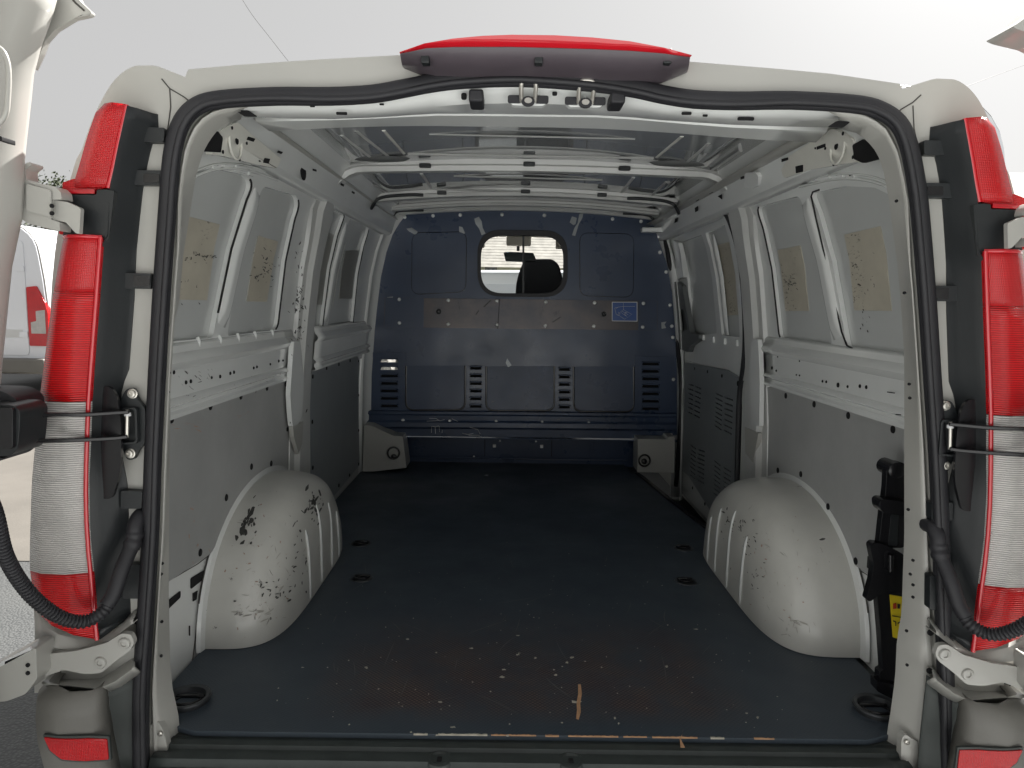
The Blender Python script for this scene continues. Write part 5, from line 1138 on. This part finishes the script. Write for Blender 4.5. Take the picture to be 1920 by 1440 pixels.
for s in (-1, 1): loft('front_wing', [[Vector((s*x, y, z)) for z in (-.3, .1, .45, zt2)] for x, y, zt2 in ((.94, 3.3, .55), (.95, 3.8, .53), (.94, 4.3, .48), (.86, 4.8, .34))], m_body, VAN, thick=.003)
m_tyre = M_('tyre_rubber', (.03, .03, .03), .8, bump=.3, bscale=80)
for s in (-1, 1):
    for yy in (.84, 3.95):
        wh = lathe('wheel', (s*.86, yy, GZ+.32), (s, 0, 0), [(.18, -.10), (.30, -.10), (.318, -.07), (.32, 0), (.318, .06), (.30, .085), (.20, .085), (.19, .05), (0, .05)], m_tyre, VAN, n=32)
        lathe('rim', (s*.90, yy, GZ+.32), (s, 0, 0), [(.19, 0), (.19, .03), (.17, .035), (.10, .02), (.05, .035), (0, .035)], m_steel, wh, n=24)

# ------------------------------------------------------------------ car jack clipped in the right rear corner
jack = tag(empty('car_jack', (.80, .22, 0)), 'black scissor jack with a yellow sticker standing upright in the right rear corner', 'car jack')
def z5(x, y): return (1180+x*.41667, 840+y*.41667)
def jp(name, P, y, d, m, r=.004, bevel=.003, parent=jack):
    o = sheet(name, fillet(YL([z5(*q) for q in P], y), r), [], ymap(y), -d, 0, m, parent, bevel=bevel)
    if parent is jack: o.matrix_parent_inverse = Matrix.Translation((-.80, -.22, 0))
    return o
jp('upper_arm', [(1158, 100), (1175, 72), (1215, 62), (1245, 72), (1262, 110), (1250, 240), (1240, 450), (1122, 450), (1138, 300), (1155, 180)], .20, .02, m_satin, .01)
jp('arm_web', [(1178, 300), (1212, 300), (1206, 440), (1165, 440)], .199, .004, m_black)
lathe('pivot', U(*z5(1200, 100), y=.198), (0, -1, 0), [(.018, -.05), (.018, .004), (.012, .008), (0, .008)], m_satin, jack, n=16).matrix_parent_inverse = Matrix.Translation((-.80, -.22, 0))
jp('collar', [(1126, 242), (1142, 230), (1200, 238), (1262, 250), (1262, 308), (1200, 302), (1140, 290), (1128, 272)], .18, .035, m_satin, .005)
jp('bracket_plate', [(1084, 438), (1100, 424), (1135, 430), (1220, 470), (1262, 500), (1262, 640), (1180, 650), (1122, 662), (1085, 692), (1066, 684), (1090, 600), (1100, 520), (1090, 470)], .185, .02, m_satin, .005)
sc = tube('screw', [U(*z5(1176, 555), y=.178), U(*z5(1176, 480), y=.178)], .006, m_satin, jack); sc.matrix_parent_inverse = Matrix.Translation((-.80, -.22, 0))
jp('lower_leg', [(1116, 660), (1262, 640), (1256, 900), (1240, 1120), (1122, 1080), (1126, 1005), (1142, 1000), (1130, 820)], .20, .022, m_satin, .006)
b = jp('base_foot', [(1114, 1050), (1196, 1066), (1235, 1080), (1230, 1150), (1160, 1118), (1114, 1094)], .19, .03, m_satin, .004)
b = jp('yellow_sticker', [(1172, 660), (1240, 672), (1228, 864), (1186, 852)], .1985, .0015, m_yellow, .002, 0)
for P, m in (([(1186, 700), (1200, 696), (1202, 722), (1186, 724)], m_redprint), ([(1206, 700), (1218, 702), (1216, 722), (1206, 722)], m_blackprint), ([(1182, 752), (1224, 760), (1224, 764), (1182, 756)], m_blackprint), ([(1186, 775), (1200, 780), (1200, 800), (1196, 800), (1196, 784), (1186, 780)], m_blackprint), ([(1206, 786), (1220, 778), (1222, 782), (1208, 792)], m_blackprint)):
    o = sheet('sticker_print', YL([z5(*q) for q in P], .197), [], ymap(.1965), 0, .0004, m, b, bevel=0)
# wall clamp that holds it
box('jack_clamp', (.80, .26, .28), (.868, .30, .31), m_satin, Rr)

# loose crumbs on the floor
bm = bmesh.new(); random.seed(11)
for i in range(150):
    x, y = random.uniform(-.6, .6), abs(random.gauss(0, .55))+.09
    if y > 2.3: continue
    r = random.uniform(.0009, .0026); c = Vector((x, y, r*.4+.0005)); V = [bm.verts.new(c+Vector((random.uniform(.6, 1.3)*r*a, random.uniform(.6, 1.3)*r*b_, random.uniform(.4, .8)*r*d))) for a, b_, d in ((1, 0, 0), (-1, 0, 0), (0, 1, 0), (0, -1, 0), (0, 0, 1), (0, 0, -.6))]
    for t3 in ((0, 2, 4), (2, 1, 4), (1, 3, 4), (3, 0, 4), (2, 0, 5), (1, 2, 5), (3, 1, 5), (0, 3, 5)): bm.faces.new([V[k] for k in t3])
tag(finish(bm, 'floor_crumbs', m_chip, None, flat=True), 'tiny pale crumbs and grit scattered over the dark load floor', 'debris', kind='stuff')

# ------------------------------------------------------------------ surroundings
m_vanw = M_('parked_van_paint', (.74, .76, .80), .25, coat=.5, var=.04, vscale=1)
def parked_van(loc, rz, label):
    t = tag(empty('parked_van', loc, rz), label, 'van', 'tall white vans parked nearby')
    def lp(name, rows, m, closed=False, caps=False, par=None, **k):
        return loft(name, rows, m, par or t, closed, caps, **k)
    sec = [(.94, .35), (1.0, .5), (1.0, 1.3), (.955, 1.9), (.91, 2.27), (.885, 2.42), (.85, 2.52), (.79, 2.61), (.69, 2.70), (.5, 2.76), (0, 2.78)]
    ring = [(x, z) for x, z in sec]+[(-x, z) for x, z in sec[::-1][1:]]
    rows = []
    for y, k in ((0, .985), (.05, 1), (4.2, 1)): rows.append([Vector((x*k, y, (z-1.4)*k+1.4)) for x, z in ring])
    rows.append([Vector((x*.9, 5.0, z if z < 1.6 else 1.6+(z-1.6)*.1)) for x, z in ring]); rows.append([Vector((x*.85, 5.8, min(z, 1.15))) for x, z in ring])
    lp('body', rows, m_vanw, True, True, smooth=40)
    for s in (-1, 1):
        la = sheet('tail_light', fillet([(s*.72, .82), (s*.72, 1.76), (s*.86, 1.78), (s*.975, 1.52), (s*1.01, 1.35), (s*1.0, .82)], .02), [], ymap(0), -.06, .03, m_red, t, bevel=.01)
        sheet('reversing_lens', fillet([(s*.76, 1.02), (s*.76, 1.20), (s*.84, 1.22), (s*.84, 1.38), (s*.97, 1.40), (s*.97, 1.02)], .01), [], ymap(-.03), 0, .005, m_clear, la, bevel=.002)
    dr = sheet('rear_door', rrect(-.70, .66, -.005, 2.5, .08), [], ymap(0), 0, .012, m_vanw, t, bevel=.006)
    dr2 = sheet('rear_door', rrect(.005, .66, .70, 2.5, .08), [], ymap(0), 0, .012, m_vanw, t, bevel=.006)
    for d_, sg in ((dr, -1), (dr2, 1)):
        for z in (1.0, 2.05): sheet('hinge', rrect(sg*.64-.06, z-.045, sg*.64+.06, z+.045, .012), [], ymap(-.012), 0, .02, m_vanw, d_)
    sheet('handle', rrect(-.12, 1.25, -.02, 1.31, .01), [], ymap(-.012), 0, .03, m_steel, dr)
    sheet('number_plate_recess', rrect(.14, .95, .62, 1.08, .01), [], ymap(-.012), 0, .004, m_whiteP, dr2)
    finish(boxbm((-.98, -.14, .38), (.98, .10, .62)), 'rear_bumper', m_bumper, t, bevel=.03, seg=3)
    finish(boxbm((-1.004, .4, .60), (1.004, 4.4, .78)), 'side_moulding', m_bumper, t, bevel=.01)
    for s in (-1, 1):
        for y in (1.1, 4.6):
            wh = lathe('wheel', (s*.86, y, .36), (s, 0, 0), [(.2, -.1), (.33, -.1), (.36, -.06), (.36, .07), (.33, .10), (.22, .10), (.2, .06), (0, .06)], m_tyre, t, n=28)
            lathe('rim', (s*.91, y, .36), (s, 0, 0), [(.21, 0), (.21, .045), (.18, .05), (.08, .03), (0, .045)], m_steel, wh, n=20)
        sheet('window', fillet([(3.6, 1.5), (4.9, 1.5), (4.5, 2.15), (3.6, 2.2)], .06), [], (lambda s: lambda y, z, wv: Vector((s*(1.0-(z-1.3)*.085+wv), y, z)))(s), 0, .006, m_darkglass, t, bevel=0)
    # gutter strip and end cap seam round the rear edge of the roof
    tube('roof_gutter', [Vector((x*.992, .03, (z-1.4)*.992+1.4)) for x, z in ring[2:-2]], .012, m_bumper, t, n=6)
    return t
lv = parked_van((-7.74, 9.0, GZ), 0, 'tall white van with red and clear tail light beyond the open left door')
lv.scale = (1, 1, .9)
parked_van((1.985, 3.0, GZ), 0, 'tall white van alongside, its rounded roof edge showing behind the right tail light')

m_ywall = M_('cream_render', (.62, .60, .42), .85, var=.08, vscale=1, bump=.2, bscale=20)
m_tile = M_('roof_tile', (.42, .39, .36), .85, var=.35, vscale=4, bump=.3, bscale=30)
m_stone = M_('pale_render', (.55, .50, .43), .85, var=.12, vscale=1)
def house(loc, w_, d_, h_, rh, wallm, label, wins, name='house'):
    t = tag(empty(name, loc), label, 'house')
    finish(boxbm((-w_/2, 0, 0), (w_/2, d_, h_)), 'wall', wallm, t, bevel=.02)
    ov = .4; bm = bmesh.new(); n = 30; rows = []
    rf = empty('roof'); rf.parent = t
    # courses of tiles: overlapping stepped strips on both slopes
    for side in (0, 1):
        rows = []
        for k in range(n):
            for e in (0, 1):
                f0 = (k+e)/n; y = lerp(-ov, d_/2, f0); z = lerp(h_-.15, h_+rh, f0)+(.006 if e == 0 else 0)
                yy = y if side == 0 else d_-y; rows.append([Vector((x, yy, z)) for x in (-w_/2-ov, w_/2+ov)])
        o = finish(loftbm(rows), 'tile_slope', m_tile, rf, flat=True)
    for sx in (-1, 1):
        bm = bmesh.new(); bm.faces.new([bm.verts.new(p) for p in ((sx*w_/2, 0, h_), (sx*w_/2, d_, h_), (sx*w_/2, d_/2, h_+rh))]); finish(bm, 'gable', wallm, t, flat=True)
    box('chimney', (w_*.2, d_*.45, h_+rh*.6), (w_*.2+.6, d_*.45+.6, h_+rh+.8), wallm, t, bevel=.02)
    for x, z, ww, hh in wins:
        fr = sheet('window', [(x-ww/2, z-hh/2), (x+ww/2, z-hh/2), (x+ww/2, z+hh/2), (x-ww/2, z+hh/2)], [[(x-ww/2+.07, z-hh/2+.07), (x+ww/2-.07, z-hh/2+.07), (x+ww/2-.07, z+hh/2-.07), (x-ww/2+.07, z+hh/2-.07)]], ymap(-.0), 0, .06, m_bumper, t, bevel=0)
        sheet('pane', rrect(x-ww/2+.07, z-hh/2+.07, x+ww/2-.07, z+hh/2-.07, 0), [], ymap(0), 0, .02, m_darkglass, fr, bevel=0)
        box('glazing_bar', (x-.02, -.05, z-hh/2+.07), (x+.02, -.021, z+hh/2-.07), m_bumper, fr, bevel=0)
    return t
house((-1.0, 19, GZ), 14, 8, 2.6, 2.6, m_ywall, 'cream house with two small dark windows seen through the bulkhead window', [(.38, 2.2, .34, .6), (.92, 2.15, .30, .42), (-3, 2, .8, 1), (4, 2, .8, 1)])
house((21.5, 24, GZ), 9, 9, 5.2, 1.9, m_stone, 'house with a brown tiled roof beyond the right tail light', [(-3, 3.4, 1, 1.2), (0, 3.4, 1, 1.2), (3, 3.4, 1, 1.2)])
# white panel van beyond the windscreen
def panel_van(loc, rz):
    t = tag(empty('panel_van', loc, rz), 'low white panel van parked across, seen through the bulkhead window', 'van')
    P = [(-2.2, .3), (-2.28, .6), (-2.2, .98), (-1.75, 1.12), (-1.2, 1.70), (-1.0, 1.80), (1.9, 1.84), (2.15, 1.74), (2.25, .9), (2.25, .3)]
    rows = [[Vector((x, y, lerp(.9, z, k))) for x, z in P] for y, k in ((-.88, .93), (-.90, .97), (-.86, 1), (.86, 1), (.90, .97), (.88, .93))]
    finish(loftbm(rows, True, True), 'body', m_vanw, t, smooth=40)
    for s in (-1, 1):
        pl_ = lambda x, z, wv: Vector((x, s*(.884+wv), z))
        sheet('window', fillet([(-1.62, 1.12), (-.75, 1.12), (-.75, 1.62), (-1.22, 1.60)], .04), [], pl_, -.01, .006, m_darkglass, t, bevel=0)
        sheet('side_door', rrect(-.62, .42, .42, 1.66, .06), [], pl_, -.01, .008, m_vanw, t, bevel=.004)
        sheet('door_handle', rrect(.22, 1.0, .38, 1.04, .01), [], pl_, .008, .03, m_bumper, t)
        sheet('door_handle', rrect(-.92, 1.0, -.76, 1.04, .01), [], pl_, -.01, .03, m_bumper, t)
        sheet('rubbing_strip', rrect(-1.0, .62, 1.0, .69, .01), [], pl_, -.01, .016, m_bumper, t)
        for x in (-1.45, 1.45):
            wh = lathe('wheel', (x, s*.82, .31), (0, s, 0), [(.15, -.08), (.29, -.08), (.31, 0), (.29, .08), (.18, .08), (.17, .05), (0, .05)], m_tyre, t, n=24)
            lathe('rim', (x, s*.875, .31), (0, s, 0), [(.18, 0), (.18, .03), (.08, .015), (0, .03)], m_steel, wh, n=20)
panel_van((-.35, 7.4, GZ), 0)
# overhead cables
m_cab = M_('cable', (.10, .10, .10), .6)
for pts, lab in (([(1740, 178, 9), (1800, 166, 12), (1920, 122, 16), (2100, 60, 20)], 'thin dark overhead cable crossing the sky above the right rear corner'), ([(400, -120, 14), (455, 0, 14), (515, 82, 15), (600, 190, 16)], 'thin dark overhead cable slanting down the sky left of the brake light')):
    P = smoothpath([U(a, b, y=c) for a, b, c in pts], 6); tag(tube('overhead_cable', P, .005, m_cab, None, n=5), lab, 'cable', 'overhead cables')
# far trees over the left van
m_leaf = M_('tree_leaves', (.07, .09, .04), .8, var=.5, vscale=3); m_bark = M_('bark', (.10, .08, .06), .9)
def tree(loc, h, label, seed):
    random.seed(seed); t = tag(empty('far_tree', loc), label, 'tree', 'trees far beyond the parked van'); tube('trunk', [Vector((0, 0, 0)), Vector((.1, 0, h*.4)), Vector((0, .1, h*.85))], .18, m_bark, t, scale=lambda i: 1-.3*i)
    bm = bmesh.new()
    for c in range(26):
        a = random.uniform(0, 6.28); rr_ = random.uniform(0, 1.9); cc = Vector((math.cos(a)*rr_, math.sin(a)*rr_, h*random.uniform(.5, 1.0)-rr_*.3))
        for k in range(70):
            d = Vector((random.gauss(0, .42), random.gauss(0, .42), random.gauss(0, .3))); n = Vector((random.uniform(-1, 1), random.uniform(-1, 1), random.uniform(-1, 1))).normalized(); u = n.orthogonal().normalized()*.11; v = n.cross(u)
            bm.faces.new([bm.verts.new(cc+d+u), bm.verts.new(cc+d+v*.6), bm.verts.new(cc+d-u), bm.verts.new(cc+d-v*.6)])
    finish(bm, 'crown', m_leaf, t, flat=True)
for i, (px, y, top, lab) in enumerate(((78, 48, 326, 'leftmost bare-edged tree far beyond the tall white van'), (108, 52, 336, 'small tree top showing just above the left hinge'))):
    p = U(px, top, y=y); tree((p.x, y, GZ), p.z-GZ, lab, 5+i)
